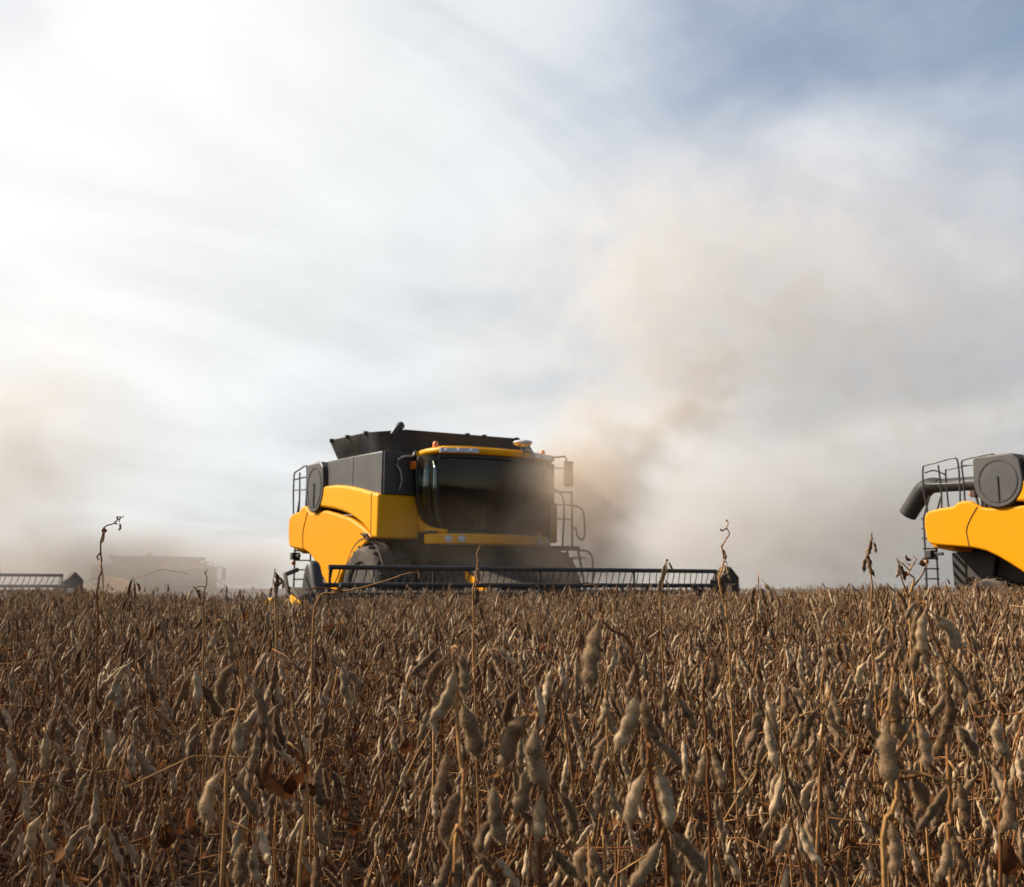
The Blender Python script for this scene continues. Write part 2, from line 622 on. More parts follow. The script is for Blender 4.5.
    t.build("hose", M['steel'], tk)
    t = MB()
    t.tube(smooth_path([(-1.96, -.08, 3.52), (-1.90, -.14, 3.40), (-1.86, -.14, 3.2), (-1.88, -.08, 3.02)], 4), .016, 8)
    t.build("hose", M['steel'], tk)
    e = MB()                      # folding extension, octagonal funnel
    lo = [(-1.75, .14), (1.2, .14), (1.72, .75), (1.72, 2.6), (1.3, 2.92), (-1.7, 2.92), (-2.14, 2.6), (-2.14, .62)]
    hi = [(-1.72, .02), (.95, .02), (1.85, 1.0), (2.0, 2.75), (1.45, 3.12), (-1.85, 3.12), (-2.30, 2.75), (-2.24, .75)]
    ZL = [3.80, 3.80, 3.82, 3.88, 3.90, 3.90, 3.88, 3.81]
    ZH = [4.25, 4.27, 4.26, 4.28, 4.24, 4.26, 4.33, 4.25]
    vs = [(x, y, z) for (x, y), z in zip(lo, ZL)] + [(x, y, z) for (x, y), z in zip(hi, ZH)]
    k_ = .05
    cxm, cym = -.2, 1.5
    vs += [(cxm + (x - cxm) * .965, cym + (y - cym) * .965, z) for (x, y, z) in vs]
    fs = [(i, (i + 1) % 8, 8 + (i + 1) % 8, 8 + i) for i in range(8)]
    fs += [(16 + (i + 1) % 8, 16 + i, 24 + i, 24 + (i + 1) % 8) for i in range(8)]
    fs += [(8 + i, 8 + (i + 1) % 8, 24 + (i + 1) % 8, 24 + i) for i in range(8)]
    fs += [((i + 1) % 8, i, 16 + i, 16 + (i + 1) % 8) for i in range(8)]
    e.add(vs, fs)
    ex = e.build("tank_extension", M['black'], root, smooth=60)
    for (x, y, z) in ((-2.29, 2.62, 4.32), (-2.27, 1.75, 4.29), (-2.24, .82, 4.25), (-.3, .04, 4.26), (.1, .04, 4.26), (.9, .04, 4.26)):
        e = MB()
        e.box(x - .05, x + .05, y - .03, y + .03, z - .05, z + .03)
        e.build("hinge", M['dusty'], ex, bevel=.01)
    e = MB()
    e.tube([(-1.90, .25, 4.16), (-1.84, .22, 4.25), (-1.74, .20, 4.36), (-1.70, .19, 4.39)], [.06, .075, .085, .06], 14)
    e.build("exhaust_pipe", M['grey'], root)
    g = MB()                      # heaped crop in the tank
    vs, fs = [], []
    n = 14
    for j in range(n):
        for i in range(n):
            u, v = i / (n - 1), j / (n - 1)
            vs.append((-2.0 + 3.65 * u, .3 + 2.5 * v, 3.84 + .22 * math.sin(math.pi * u) * math.sin(math.pi * v)))
    for j in range(n - 1):
        for i in range(n - 1):
            a = j * n + i
            fs.append((a, a + 1, a + n + 1, a + n))
    g.add(vs, fs)
    g.build("grain", M['pod'], root, smooth=180)

    # ---- rotary air screen housing
    for s, xo in ((-1, XS), (1, XR)):
        d = MB()
        cy, cz, rr = 3.56, 3.35, .57
        poly = arc(cy, cz, rr, 172, 362, 22) + [(cy + .56, cz + .50), (cy + .50, cz + .57), (cy - .35, cz + .56), (cy - .52, cz + .42)]
        d.prism(poly, xo + s * .07, xo - s * .35)
        sc = d.build("air_screen", M['grey'], root, smooth=30, bevel=.03)
        d = MB()
        d.lathe([(s * .072, .46), (s * .082, .46), (s * .082, .43), (s * .074, .43)], (xo, cy, cz), 'x', 32, closed=True)
        d.box(xo + s * .08 - .012, xo + s * .08 + .012, cy - .02, cy + .02, cz - .45, cz + .1)
        d.build("screen_wiper", M['black'], sc)
    # engine deck behind the tank
    d = MB()
    d.box(XS + .4, XR - .4, 3.02, 4.3, 2.82, 3.45)
    d.build("engine_deck", M['dusty'], root, bevel=.04)

    # ---- unloading auger folded back along the far side
    a = MB()
    a.tube([(1.55, .6, 3.58), (1.58, 3.0, 3.66), (1.60, 8.05, 3.84)], [.20, .19, .18], 24)
    au = a.build("unloading_auger", M['grey'], root)
    a = MB()
    sp = smooth_path([(1.60, 7.9, 3.84), (1.60, 8.2, 3.85), (1.60, 8.45, 3.72), (1.60, 8.72, 3.42), (1.60, 8.98, 3.12)], 4)
    a.tube(sp, [.195 + .05 * min(1, i / 7) for i in range(len(sp))], 24)
    a.build("spout", M['grey'], au)
    a = MB()
    a.lathe([(0, .05), (.04, .055), (.07, .03)], (-.6, 5.40, 3.30), 'y', 12)
    a.build("rear_lamp", M['orange'], root)
    a = MB()
    a.box(-.68, -.52, 5.28, 5.40, 3.22, 3.38)
    a.tube([(-.6, 5.3, 3.25), (-.6, 5.2, 2.8)], .03, 6)
    a.build("lamp_bracket", M['dusty'], root)

    # ---- rear railing and ladder
    def rail(pts, name, r=.020, sub=5, par=root):
        m = MB()
        m.tube(smooth_path(pts, sub), r, 8)
        return m.build(name, M['rail'], par)
    x = XS + .12
    rail([(x, 5.46, 2.75), (x, 5.54, 3.3), (x, 5.53, 3.82), (x, 5.42, 3.90), (x, 5.15, 3.93), (x, 4.75, 3.98), (x, 4.62, 3.90), (x, 4.6, 3.4), (x, 4.62, 2.98)], "railing")
    rail([(x, 4.50, 2.95), (x, 4.50, 3.4), (x, 4.52, 3.84), (x, 4.42, 3.92), (x, 4.1, 3.95), (x, 3.82, 3.97), (x, 3.70, 3.91), (x, 3.70, 3.7), (x, 3.7, 3.0)], "railing")
    rail([(x, 5.10, 2.82), (x, 5.08, 3.3), (x, 5.12, 3.86)], "railing")
    rail([(x, 5.46, 3.46), (x, 4.9, 3.42), (x, 4.52, 3.40)], "railing", .016)
    rail([(x, 4.5, 3.80), (x, 4.0, 3.74), (x, 3.6, 3.66)], "railing", .016)
    x2 = XS + .85
    rail([(x2, 5.45, 2.75), (x2, 5.48, 3.74), (x2, 5.36, 3.84), (x2, 4.7, 3.88), (x2, 4.6, 3.8), (x2, 4.6, 2.9)], "railing")
    rail([(x, 5.48, 3.72), (x + .35, 5.50, 3.80), (x2, 5.48, 3.72)], "railing", .016)
    l = MB()
    for xx in (XS + .26, XS + .66):
        l.tube([(xx, 5.50, 3.2), (xx, 5.70, 2.7), (xx, 5.72, 1.0)], .022, 8)
    for i in range(8):
        z = 1.08 + i * .23
        l.box(XS + .24, XS + .68, 5.68, 5.76, z - .015, z + .015)
    l.build("rear_ladder", M['rail'], root)

    # ---- cab
    def plan(u):
        """front outline of the cab: u from the left rear post round to the right rear post"""
        p = [(-1.52, .10), (-1.53, -.28), (-1.42, -.62), (-1.10, -.86), (-.55, -.97), (-.12, -1.0), (.31, -.97), (.86, -.86), (1.18, -.62), (1.29, -.28), (1.28, .10)]
        q = u * (len(p) - 1)
        i = min(int(q), len(p) - 2)
        P = [Vector((*p[max(0, min(len(p) - 1, i + d))], 0)) for d in (-1, 0, 1, 2)]
        t = q - i
        a, b_, c, d = P
        return 0.5 * ((2 * b_) + (c - a) * t + (2 * a - 5 * b_ + 4 * c - d) * t * t + (3 * b_ - a - 3 * c + d) * t ** 3)
    gl = MB()
    nu, nv = 48, 10
    vs, fs = [], []
    for off in (0.0, -.008):
        for j in range(nv + 1):
            v = j / nv
            for i in range(nu + 1):
                u = i / nu
                p = plan(u)
                zb = 2.23 + .50 * abs(2 * u - 1) ** 5
                z = zb + (3.70 - zb) * v
                s_ = 1.0 + .045 * math.sin(math.pi * v * .9) - .07 * (1 - v) ** 2 + off
                vs.append((-.12 + (p.x + .12) * s_, .1 + (p.y - .1) * s_, z))
    N = (nu + 1) * (nv + 1)
    for j in range(nv):
        for i in range(nu):
            a_ = j * (nu + 1) + i
            fs.append((a_, a_ + 1, a_ + nu + 2, a_ + nu + 1))
    gl.add(vs[:N], fs)
    cab = MB()
    cab.box(-1.50, 1.26, .14, .22, 2.1, 3.70)
    cab.box(-1.44, 1.20, -.62, .14, 2.10, 2.20)
    cab.prism([(-1.38, .12), (-1.38, -.35), (-1.25, -.60), (-.95, -.78), (-.5, -.86), (-.12, -.88), (.26, -.86), (.7, -.78), (1.0, -.60), (1.14, -.35), (1.14, .12)], 2.02, 2.20, 'z')
    cb = cab.build("cab", M['black'], root, bevel=.015)
    gl.build("windscreen", M['glass'], cb, smooth=180)
    # corner fillers: yellow quarter panels under the rounded glass corners
    for s in (-1, 1):
        q = MB()
        pts_lo, pts_hi = [], []
        for i in range(9):
            u = i / 8 * .26 + .01
            if s > 0:
                u = 1 - u
            p = plan(u)
            zb = 2.23 + .50 * abs(2 * u - 1) ** 5 - .01
            pts_lo.append((-.12 + (p.x + .12) * .93, .1 + (p.y - .1) * .93, 2.14))
            pts_hi.append((-.12 + (p.x + .12) * .935, .1 + (p.y - .1) * .935, max(zb, 2.16)))
        q.add(pts_lo + pts_hi, [(i, i + 1, 10 + i, 9 + i) for i in range(8)])
        o = q.build("corner_panel", M['yellow'], cb, smooth=60)
        sd = o.modifiers.new("solid", 'SOLIDIFY')
        sd.thickness = .02
    for u in (.085, .235, .765, .915):
        q = MB()
        pts = []
        for j in range(nv + 1):
            v = j / nv
            p = plan(u)
            zb = 2.23 + .50 * abs(2 * u - 1) ** 5
            s_ = .985 + .045 * math.sin(math.pi * v * .9) - .07 * (1 - v) ** 2
            pts.append((-.12 + (p.x + .12) * s_, .1 + (p.y - .1) * s_, zb + (3.70 - zb) * v))
        q.tube(pts, .035 if u in (.085, .915) else .028, 8)
        q.build("pillar", M['black'], cb)
    for (ua, ub) in ((.105, .185), (.205, .228)):              # added glossy panes over the windscreen, turned to make pale sky reflections
        q = MB()
        vs = []
        for j in range(7):
            v = j / 6
            for u in (ua, ub):
                p = plan(u)
                zb = 2.30 + .50 * abs(2 * u - 1) ** 5
                s_ = 1.012 + .045 * math.sin(math.pi * v * .9) - .07 * (1 - v) ** 2
                vs.append((-.12 + (p.x + .12) * s_, .1 + (p.y - .1) * s_ - (.02 if u == ub else 0), zb + (3.56 - zb) * v))
        q.add(vs, [(2 * j, 2 * j + 1, 2 * j + 3, 2 * j + 2) for j in range(6)])
        o = q.build("glint_pane", M['pane'], cb, smooth=180)
        sd = o.modifiers.new("solid", 'SOLIDIFY')
        sd.thickness = .006
    # furniture of the cab
    q = MB()
    q.box(-.42, .18, -.25, .12, 2.52, 2.66)
    q.box(-.40, .16, .04, .16, 2.62, 3.30)
    q.box(-.27, .03, .05, .15, 3.31, 3.50)
    q.box(-.22, -.02, -.18, .08, 2.2, 2.52)
    q.build("seat", M['seat'], cb, bevel=.04, segs=3)
    q = MB()
    q.lathe([(0, .04), (.45, .03)], (-.12, -.50, 2.2), 'z', 10)
    q.tube([(-.12 + .19 * math.cos(R(a)), -.48 + .17 * math.sin(R(a)), 2.74 + .08 * math.sin(R(a))) for a in range(0, 360, 20)], .017, 8, closed=True)
    q.tube([(-.30, -.48, 2.74), (.06, -.48, 2.74)], .014, 6)
    q.build("steering_wheel", M['black'], cb)
    q = MB()
    q.box(.42, .70, -.50, -.44, 2.78, 3.02)
    q.box(.30, .52, -.30, .10, 2.62, 2.72)
    q.tube([(.55, -.46, 2.8), (.50, -.25, 2.70)], .02, 6)
    q.build("console", M['black'], cb, bevel=.01)
    q = MB()                      # wiper
    q.tube([(.62, -1.0, 2.30), (.55, -1.035, 2.9), (.50, -1.03, 3.35)], .012, 6)
    q.build("wiper", M['black'], cb)
    # roof
    rf = MB()
    outline = [(-1.46, .45), (-1.54, -.1), (-1.55, -.55), (-1.42, -.92), (-.9, -1.14), (-.12, -1.2), (.66, -1.14), (1.24, -.92), (1.42, -.55), (1.42, -.1), (1.34, .45)]
    rf.prism(outline, 3.69, 3.815, 'z')
    roof = rf.build("cab_roof", M['gold'], root, smooth=60, bevel=.05, segs=3)
    rf = MB()
    rf.prism([(-.12 + (x_ + .12) * .86, .45 + (y_ - .45) * .86) for x_, y_ in outline], 3.81, 3.87, 'z')
    rf.build("roof_cap", M['gold'], roof, smooth=60, bevel=.03)
    rf = MB()
    rf.prism([(-.12 + (x_ + .12) * .93, .45 + (y_ - .45) * .93) for x_, y_ in outline], 3.62, 3.70, 'z')
    rf.build("roof_liner", M['black'], roof, smooth=60, bevel=.01)
    for s in (-1, 1):
        lm = MB()
        # lamp strip following the roof edge
        ys = [(.60, -1.165), (.86, -1.09), (1.10, -1.0), (1.30, -.90)]
        lo_, hi_ = [], []
        for (dx, yy) in ys:
            xx = -.12 + s * dx
            lo_.append((xx, yy - .035, 3.705))
            hi_.append((xx, yy - .035, 3.79))
        vs = lo_ + hi_ + [(p[0], p[1] + .06, p[2]) for p in lo_ + hi_]
        f_ = [(i, i + 1, 5 + i, 4 + i) for i in range(3)] + [(8 + i + 1, 8 + i, 12 + i, 13 + i) for i in range(3)]
        f_ += [(4 + i, 5 + i, 13 + i, 12 + i) for i in range(3)] + [(1 + i, i, 8 + i, 9 + i) for i in range(3)] + [(0, 4, 12, 8), (7, 3, 11, 15)]
        lm.add(vs, f_)
        ls = lm.build("work_lamp", M['lens'], roof, smooth=30)
        for (dx, yy) in ((.74, -1.16), (.98, -1.09), (1.2, -.985)):
            lm = MB()
            lm.lathe([(0, .034), (.02, .034), (.03, .02)], (-.12 + s * dx, yy - .035, 3.748), 'y', 12)
            lm.build("lamp_bulb", M['silver'], ls)
        bc = MB()
        bc.lathe([(0, .075), (.02, .075), (.03, .06), (.11, .058), (.15, .035), (.16, .01)], (-.12 + s * 1.25, -.62, 3.80), 'z', 16)
        bc.build("beacon", M['orange'], roof, smooth=50)
    gp = MB()
    gp.lathe([(0, .10), (.02, .17), (.06, .20), (.09, .18), (.11, .08)], (.40, -1.02, 3.95), 'z', 24)
    gr = gp.build("satellite_receiver", M['silver'], roof, smooth=60)
    gp = MB()
    for dx in (-.11, .11):
        gp.tube([(.40 + dx, -1.24, 3.62), (.40 + dx, -1.22, 3.80), (.40 + dx, -1.05, 3.98)], .016, 6)
    gp.tube([(.29, -1.22, 3.80), (.51, -1.22, 3.80)], .014, 6)
    gp.build("receiver_bracket", M['black'], gr)
    # bar with lamps under the windscreen
    s_ = MB()
    s_.prism([(-1.52, -.62), (-1.15, -.98), (-.5, -1.10), (.3, -1.10), (.95, -.98), (1.28, -.62), (1.28, -.45), (-1.52, -.45)], 1.94, 2.14, 'z')
    bar = s_.build("cab_bumper", M['gold'], root, smooth=40, bevel=.035, segs=3)
    for (x_, y_) in ((-1.23, -.91), (-1.00, -1.01), (.80, -1.01), (1.02, -.91)):
        s_ = MB()
        s_.lathe([(-.03, .075), (-.055, .07), (-.05, .055), (-.06, .02)], (x_, y_, 2.04), 'y', 16)
        s_.build("head_lamp", M['lens'], bar)
    # platform, steps and handrails on the driver's side
    p = MB()
    p.box(1.25, 2.18, -.45, .05, 1.90, 1.98)
    pl = p.build("platform", M['dusty'], root, bevel=.01)
    p = MB()
    for yy in (-.42, .0):
        p.tube([(2.15, yy, 1.9), (2.40, yy, .75)], .025, 6)
    for i in range(4):
        t_ = (i + .6) / 4.3
        p.box(2.15 + .25 * t_ - .02, 2.15 + .25 * t_ + .16, -.42, .0, 1.9 - 1.15 * t_ - .015, 1.9 - 1.15 * t_ + .015)
    p.build("front_ladder", M['rail'], pl)
    rail([(1.42, -.42, 1.98), (1.42, -.42, 3.02), (1.50, -.42, 3.12), (1.92, -.42, 3.12), (2.0, -.42, 3.04), (2.0, -.42, 1.98)], "handrail", .022, 6, pl)
    rail([(1.42, -.42, 2.55), (2.0, -.42, 2.55)], "handrail", .016, 2, pl)
    rail([(1.42, -.42, 2.85), (2.0, -.42, 2.85)], "handrail", .016, 2, pl)
    rail([(2.0, -.42, 2.86), (2.22, -.42, 2.80), (2.30, -.42, 2.70), (2.33, -.42, 2.42), (2.32, -.42, 2.20), (2.24, -.42, 2.12), (2.14, -.42, 2.2), (2.10, -.42, 2.35), (2.0, -.42, 2.38)], "handrail", .022, 6, pl)
    rail([(1.40, .02, 1.98), (1.40, .02, 3.10), (2.05, .02, 3.10), (2.05, .02, 1.98)], "handrail", .022, 6, pl)
    rail([(2.62, -.1, 1.9), (2.74, -.1, 1.78), (2.76, -.1, 1.4), (2.72, -.1, 1.1)], "handrail", .02, 5, pl)
    rail([(2.2, -.1, 1.93), (2.62, -.1, 1.9)], "handrail", .02, 2, pl)
    for s, xx in ((1, 1.72),):
        m_ = MB()
        m_.tube(smooth_path([(1.30, -.55, 3.80), (1.55, -.62, 3.84), (1.72, -.64, 3.80), (1.74, -.64, 3.2)], 4), .018, 8)
        m_.tube([(1.30, -.5, 3.62), (1.74, -.64, 3.60)], .014, 6)
        ma = m_.build("mirror_arm", M['rail'], root)
        m_ = MB()
        m_.box(1.64, 1.86, -.70, -.64, 3.22, 3.76)
        m_.build("mirror", M['black'], ma, bevel=.02)
    m_ = MB()
    m_.lathe([(0, .045), (.06, .04), (.08, .02)], (-1.66, -.12, 3.52), 'x', 10)
    m_.box(-1.64, -1.52, -.2, -.04, 3.44, 3.60)
    m_.build("side_lamp", M['orange'], root)

    # ---- front axle, wheels, feeder
    a = MB()
    a.tube([(-2.4, .75, 1.0), (2.0, .75, 1.0)], .22, 16)
    a.box(-2.0, -1.35, .4, 1.1, .75, 1.9)
    a.box(.95, 1.6, .4, 1.1, .75, 1.9)
    a.build("front_axle", M['dusty'], root, bevel=.02)
    wheel(root, -2.36, -1.50, .75, 1.0, 1.0, -1)
    wheel(root, 1.56, 2.46, .75, 1.0, 1.0, 1)
    wheel(root, -1.80, -1.30, 4.35, .68, .68, -1)
    wheel(root, .90, 1.40, 4.35, .68, .68, 1)
    a = MB()
    a.tube([(-1.5, 4.35, .68), (1.1, 4.35, .68)], .12, 12)
    a.build("rear_axle", M['dusty'], root)
    for s, x0, x1 in ((-1, -2.26, -2.0), (1, 1.62, 1.86)):
        f = MB()
        ar = arc(.75, 1.0, 1.06, 30, 150, 14)
        ar2 = arc(.75, 1.0, 1.10, 150, 30, 14)
        f.prism(ar + ar2, x0, x1)
        f.build("mudguard", M['dusty'], root, smooth=40)
    f = MB()
    f.prism([(.3, 1.1), (.3, 1.85), (-.4, 1.88), (-2.5, 1.05), (-2.5, .35), (-.3, .75)], -1.0, .6)
    fh = f.build("feeder_house", M['dusty'], root, bevel=.03)
    f = MB()
    f.prism([(-1.25, 1.42), (-2.05, 1.12), (-2.05, .62), (-1.25, .85)], -1.03, -1.002)
    f.build("feeder_side", M['yellow'], fh, bevel=.008)
    f = MB()
    f.prism([(-.25, 1.86), (-.42, 1.91), (-2.45, 1.11), (-2.45, 1.06)], -.95, .55)
    for xx in (-1.12, .62):
        f.prism([(-.1, 1.0), (-.1, 1.5), (-1.2, 1.3), (-2.2, .8), (-2.2, .6), (-1.0, .8)], xx, xx + .10)
    f.build("feeder_cover", M['dusty'], fh, bevel=.01)
    f = MB()
    f.box(-1.35, .95, -.35, .2, 1.60, 1.93)
    f.build("cab_floor", M['dusty'], root, bevel=.02)

    # ---- header
    X0, X1 = -4.62, 3.62
    h = MB()
    h.prism([(-2.45, .18), (-2.45, 1.02), (-2.52, 1.06), (-2.60, 1.02), (-2.66, .42), (-3.0, .16), (-3.95, .12), (-3.95, .07), (-2.9, .08)], X0, X1)
    hd = h.build("header", M['dusty'], root, bevel=.01)
    h = MB()
    h.box(X0, X1, -4.02, -3.951, .07, .10)
    nk = int((X1 - X0) / .0762)
    for i in range(nk):
        xx = X0 + (i + .5) * .0762
        h.add([(xx - .012, -4.02, .072), (xx + .012, -4.02, .072), (xx + .012, -4.02, .098), (xx - .012, -4.02, .098), (xx, -4.13, .085)],
              [(0, 1, 4), (1, 2, 4), (2, 3, 4), (3, 0, 4), (3, 2, 1, 0)])
    h.build("cutter_bar", M['steel'], hd)
    h = MB()
    h.tube([(X0 + .1, -2.98, .52), (X1 - .1, -2.98, .52)], .20, 16)
    for side, xa, xb in ((1, X0 + .2, -1.1), (-1, X1 - .2, .7)):
        n = 90
        vs, fs = [], []
        for i in range(n + 1):
            t_ = i / n
            a_ = side * t_ * 2 * math.pi * 6
            xx = xa + (xb - xa) * t_
            for rr in (.19, .33):
                vs.append((xx, -2.98 + rr * math.cos(a_), .52 + rr * math.sin(a_)))
        for i in range(n):
            fs.append((2 * i, 2 * i + 1, 2 * i + 3, 2 * i + 2))
        h.add(vs, fs)
    h.build("auger", M['steel'], hd)
    RY, RZ, RR = -3.30, .87, .55
    h = MB()
    h.tube([(X0 + .12, RY, RZ), (X1 - .2, RY, RZ)], .07, 14)
    h.build("reel_tube", M['dusty'], hd)
    for i in range(6):
        a_ = R(90 + 60 * i)
        y_, z_ = RY - RR * math.cos(a_), RZ + RR * math.sin(a_)
        h = MB()
        h.tube([(X0 + .1, y_, z_), (X1 - .2, y_, z_)], .040, 10)
        rr_ = random.Random(40 + i)
        nt = 56
        for j in range(nt):
            xx = X0 + .16 + (X1 - X0 - .42) * j / (nt - 1) + rr_.uniform(-.012, .012)
            lean = rr_.uniform(-.025, .025) - .06
            h.tube([(xx, y_, z_), (xx + lean * .4, y_ + .01, z_ - .13), (xx + lean * 1.6, y_ - .04, z_ - .27)], .011, 4)
        h.build("reel_bat", M['black'], hd, smooth=60)
    for j, xx in enumerate((X0 + .12, -2.72, -.66, 1.4, X1 - .22)):
        h = MB()
        ring = [(RY - RR * math.cos(R(90 + 60 * i)), RZ + RR * math.sin(R(90 + 60 * i))) for i in range(6)]
        for i in range(6):
            h.tube([(xx, RY, RZ), (xx, *ring[i])], .020, 6)
        h.lathe([(-.02, .14), (.02, .14)], (xx, RY, RZ), 'x', 16)
        h.build("reel_spider", M['rubber'], hd)
    for xx in (X0 + .02, X1 - .10):
        h = MB()
        h.prism([(-2.5, 1.00), (-2.5, 1.12), (-3.3, .95), (-3.42, .90), (-3.42, .82), (-3.3, .82)], xx, xx + .07)
        h.build("reel_arm", M['dusty'], hd, bevel=.01)
    # left end: rounded shield, arms and pointed divider
    h = MB()
    h.prism([(-2.85, .25), (-2.85, .95), (-2.92, 1.25), (-3.02, 1.44), (-3.14, 1.55), (-3.26, 1.46), (-3.40, 1.22), (-3.54, .95), (-3.70, .6), (-3.80, .25)], X0 - .20, X0)
    sh = h.build("end_shield", M['black'], hd, smooth=40, bevel=.08, segs=4)
    h = MB()
    h.prism([(-2.7, .3), (-2.7, .95), (-3.1, 1.12), (-3.6, .95), (-4.1, .6), (-4.1, .3)], X0 - .46, X0 - .205)
    h.build("drive_cover", M['dusty'], hd, bevel=.04)
    h = MB()
    h.tube([(X0 - .62, -3.9, .7), (X0 - .62, -3.5, 1.1), (X0 - .56, -3.2, 1.30), (X0 - .3, -3.0, 1.38)], .035, 8)
    h.tube([(X0 - .80, -3.5, .80), (X0 - .72, -3.3, 1.12), (X0 - .60, -3.1, 1.18)], .03, 8)
    h.tube([(X0 - .72, -3.9, 1.10), (X0 - .40, -2.8, .96)], .025, 8)
    h.build("divider_arm", M['dusty'], hd)
    for s, xx in ((-1, X0 - .60), (1, X1 + .30)):
        h = MB()
        secs = []
        for t_, w_, hh in ((0, .16, .42), (.4, .15, .40), (.8, .10, .26), (1.15, .03, .06)):
            y_ = -3.7 - t_
            zc = (.62 if s < 0 else .42) - t_ * .36
            secs.append([(xx - w_, y_, zc - hh), (xx + w_, y_, zc - hh), (xx + w_ * .7, y_, zc + hh * .7), (xx, y_, zc + hh), (xx - w_ * .7, y_, zc + hh * .7)])
        vs = [p_ for s2 in secs for p_ in s2]
        fs = [tuple(range(5))[::-1], tuple(15 + i for i in range(5))]
        for i in range(3):
            for k in range(5):
                l_ = (k + 1) % 5
                fs.append((i * 5 + k, i * 5 + l_, (i + 1) * 5 + l_, (i + 1) * 5 + k))
        h.add(vs, fs)
        if s < 0:
            h.box(xx - .30, xx - .12, -3.65, -3.25, .62, .95)
        h.build("crop_divider", M['dull'] if s < 0 else M['dusty'], hd, bevel=.03)
    # right end: five-sided end panel
    h = MB()
    h.prism([(3.40, .2), (3.40, 1.24), (3.54, 1.36), (3.68, 1.52), (3.90, 1.31), (3.90, .2)], -3.42, -3.12, 'y')
    h.build("end_panel", M['dusty'], hd, smooth=20, bevel=.015)
    h = MB()
    h.box(3.50, 3.66, -3.44, -3.421, .98, 1.10)
    h.build("marker_plate", M['silver'], hd, bevel=.01)
    return root


def place(o, x, y, z, rz):
    o.location = (x, y, z)
    o.rotation_euler = (0, 0, rz)


COMBINE_A = (-0.65, 20.7, 0.0, THETA)
COMBINE_B = (14.1, 19.2, 0.0, R(30))
COMBINE_C = (-16.25, 26.0, 0.0, R(42))
COMBINE_D = (-15.6, 48.0, -1.7, R(52))
c0 = make_combine()
place(c0, *COMBINE_A)
GC = "combine harvesters working across the field"
tag(c0, "yellow combine harvester with its cab and whole header in view, nearest the middle", "combine harvester", GC)
c1 = copy_tree(c0)
place(c1, *COMBINE_B)
tag(c1, "yellow combine harvester with folded auger spout and rear ladder, cut off by the frame", "combine harvester", GC)
c2 = copy_tree(c0)
place(c2, *COMBINE_C)
tag(c2, "combine harvester of which only the header end shows, beside the tall bare stalk", "combine harvester", GC)
c3 = copy_tree(c0)
place(c3, *COMBINE_D)
tag(c3, "far combine harvester, a pale silhouette almost lost in the dust", "combine harvester", GC)


# ------------------------------------------------------------------ soybean plants
POD_L = 0.052


def pod_geom(mb, rng, ns=10, nr=14, seeds=3, bend=0.18, mat=0, hairs=0, hair_mat=1, M4=None, stalk=True):
    """a hairy bean pod hanging along -Z from the origin, with a short stalk and a beak"""
    L = POD_L * (1.0 if seeds == 3 else 0.84)
    w, th = 0.0052, 0.0035
    vs, fs = [], []
    t0 = 0.10

    def centre(t):
        return Vector((bend * L * (4 * t * (1 - t)) * 0.55 + bend * L * 0.25 * t * t, 0, -L * t))

    def rad(t):
        if t < t0:
            return 0.12
        u = (t - t0) / (1 - t0)
        env = (max(0, min(1, u / 0.27)) ** 0.75) * (max(0, min(1, (1 - u) / 0.22)) ** 0.72)
        bump = 0.74 + 0.32 * (0.5 - 0.5 * math.cos(2 * math.pi * seeds * min(max((u - 0.04) / 0.92, 0), 1)))
        return max(0.09, env * bump * (0.92 + 0.16 * u))
    ts = ([0.0, 0.06] if stalk else []) + [t0 + (1 - t0) * i / nr for i in range(nr + 1)]
    for t in ts:
        c, r = centre(t), rad(t)
        for k in range(ns):
            a = 2 * math.pi * k / ns
            vs.append(c + Vector((math.cos(a) * w * r, math.sin(a) * (th * r if r > .2 else w * r), 0)))
    n = len(ts)
    for i in range(n - 1):
        for k in range(ns):
            l = (k + 1) % ns
            fs.append((i * ns + l, i * ns + k, (i + 1) * ns + k, (i + 1) * ns + l))
    tip = centre(1.0) + Vector((-.0018 if bend > 0 else .0018, 0, -.0052))
    vs.append(tip)
    for k in range(ns):
        fs.append(((n - 1) * ns + (k + 1) % ns, (n - 1) * ns + k, len(vs) - 1))
    hv, hf = [], []
    for _ in range(hairs):
        t = rng.uniform(t0 + .03, .99)
        a = rng.uniform(0, 2 * math.pi)
        c, r = centre(t), rad(t)
        nrm = Vector((math.cos(a) / w, math.sin(a) / th, 0)).normalized()
        p = c + Vector((math.cos(a) * w * r, math.sin(a) * th * r, 0))
        d = (nrm + Vector((rng.uniform(-.3, .3), rng.uniform(-.3, .3), rng.uniform(-.7, .1)))).normalized()
        ln = rng.uniform(.0010, .0026)
        sd = d.cross(Vector((0, 0, 1)) if abs(d.z) < .9 else Vector((1, 0, 0))).normalized() * .00009
        b = len(hv)
        hv += [p - sd, p + sd, p + d * ln]
        hf.append((b, b + 1, b + 2))
    if M4 is not None:
        vs = [M4 @ v for v in vs]
        hv = [M4 @ v for v in hv]
    mb.add(vs, fs, mat)
    if hv:
        mb.add(hv, hf, hair_mat)


prng = random.Random(5)
POD_HERO = []
for i in range(8):
    mb = MB()
    pod_geom(mb, prng, 14, 26, 3 if i % 4 else 2, (-0.30, 0.12, 0.28, -0.16, 0.05, 0.36, -0.10, 0.22)[i], hairs=2300)
    POD_HERO.append(mb.mesh("pod", [M['pod'], M['hair']], 180))
POD_MID = []
for i in range(6):
    mb = MB()
    pod_geom(mb, prng, 10, 18, 3 if i % 3 else 2, (-0.28, 0.12, 0.30, -0.14, 0.06, 0.24)[i], hairs=500)
    POD_MID.append(mb.mesh("pod", [M['pod'], M['hair']], 180))


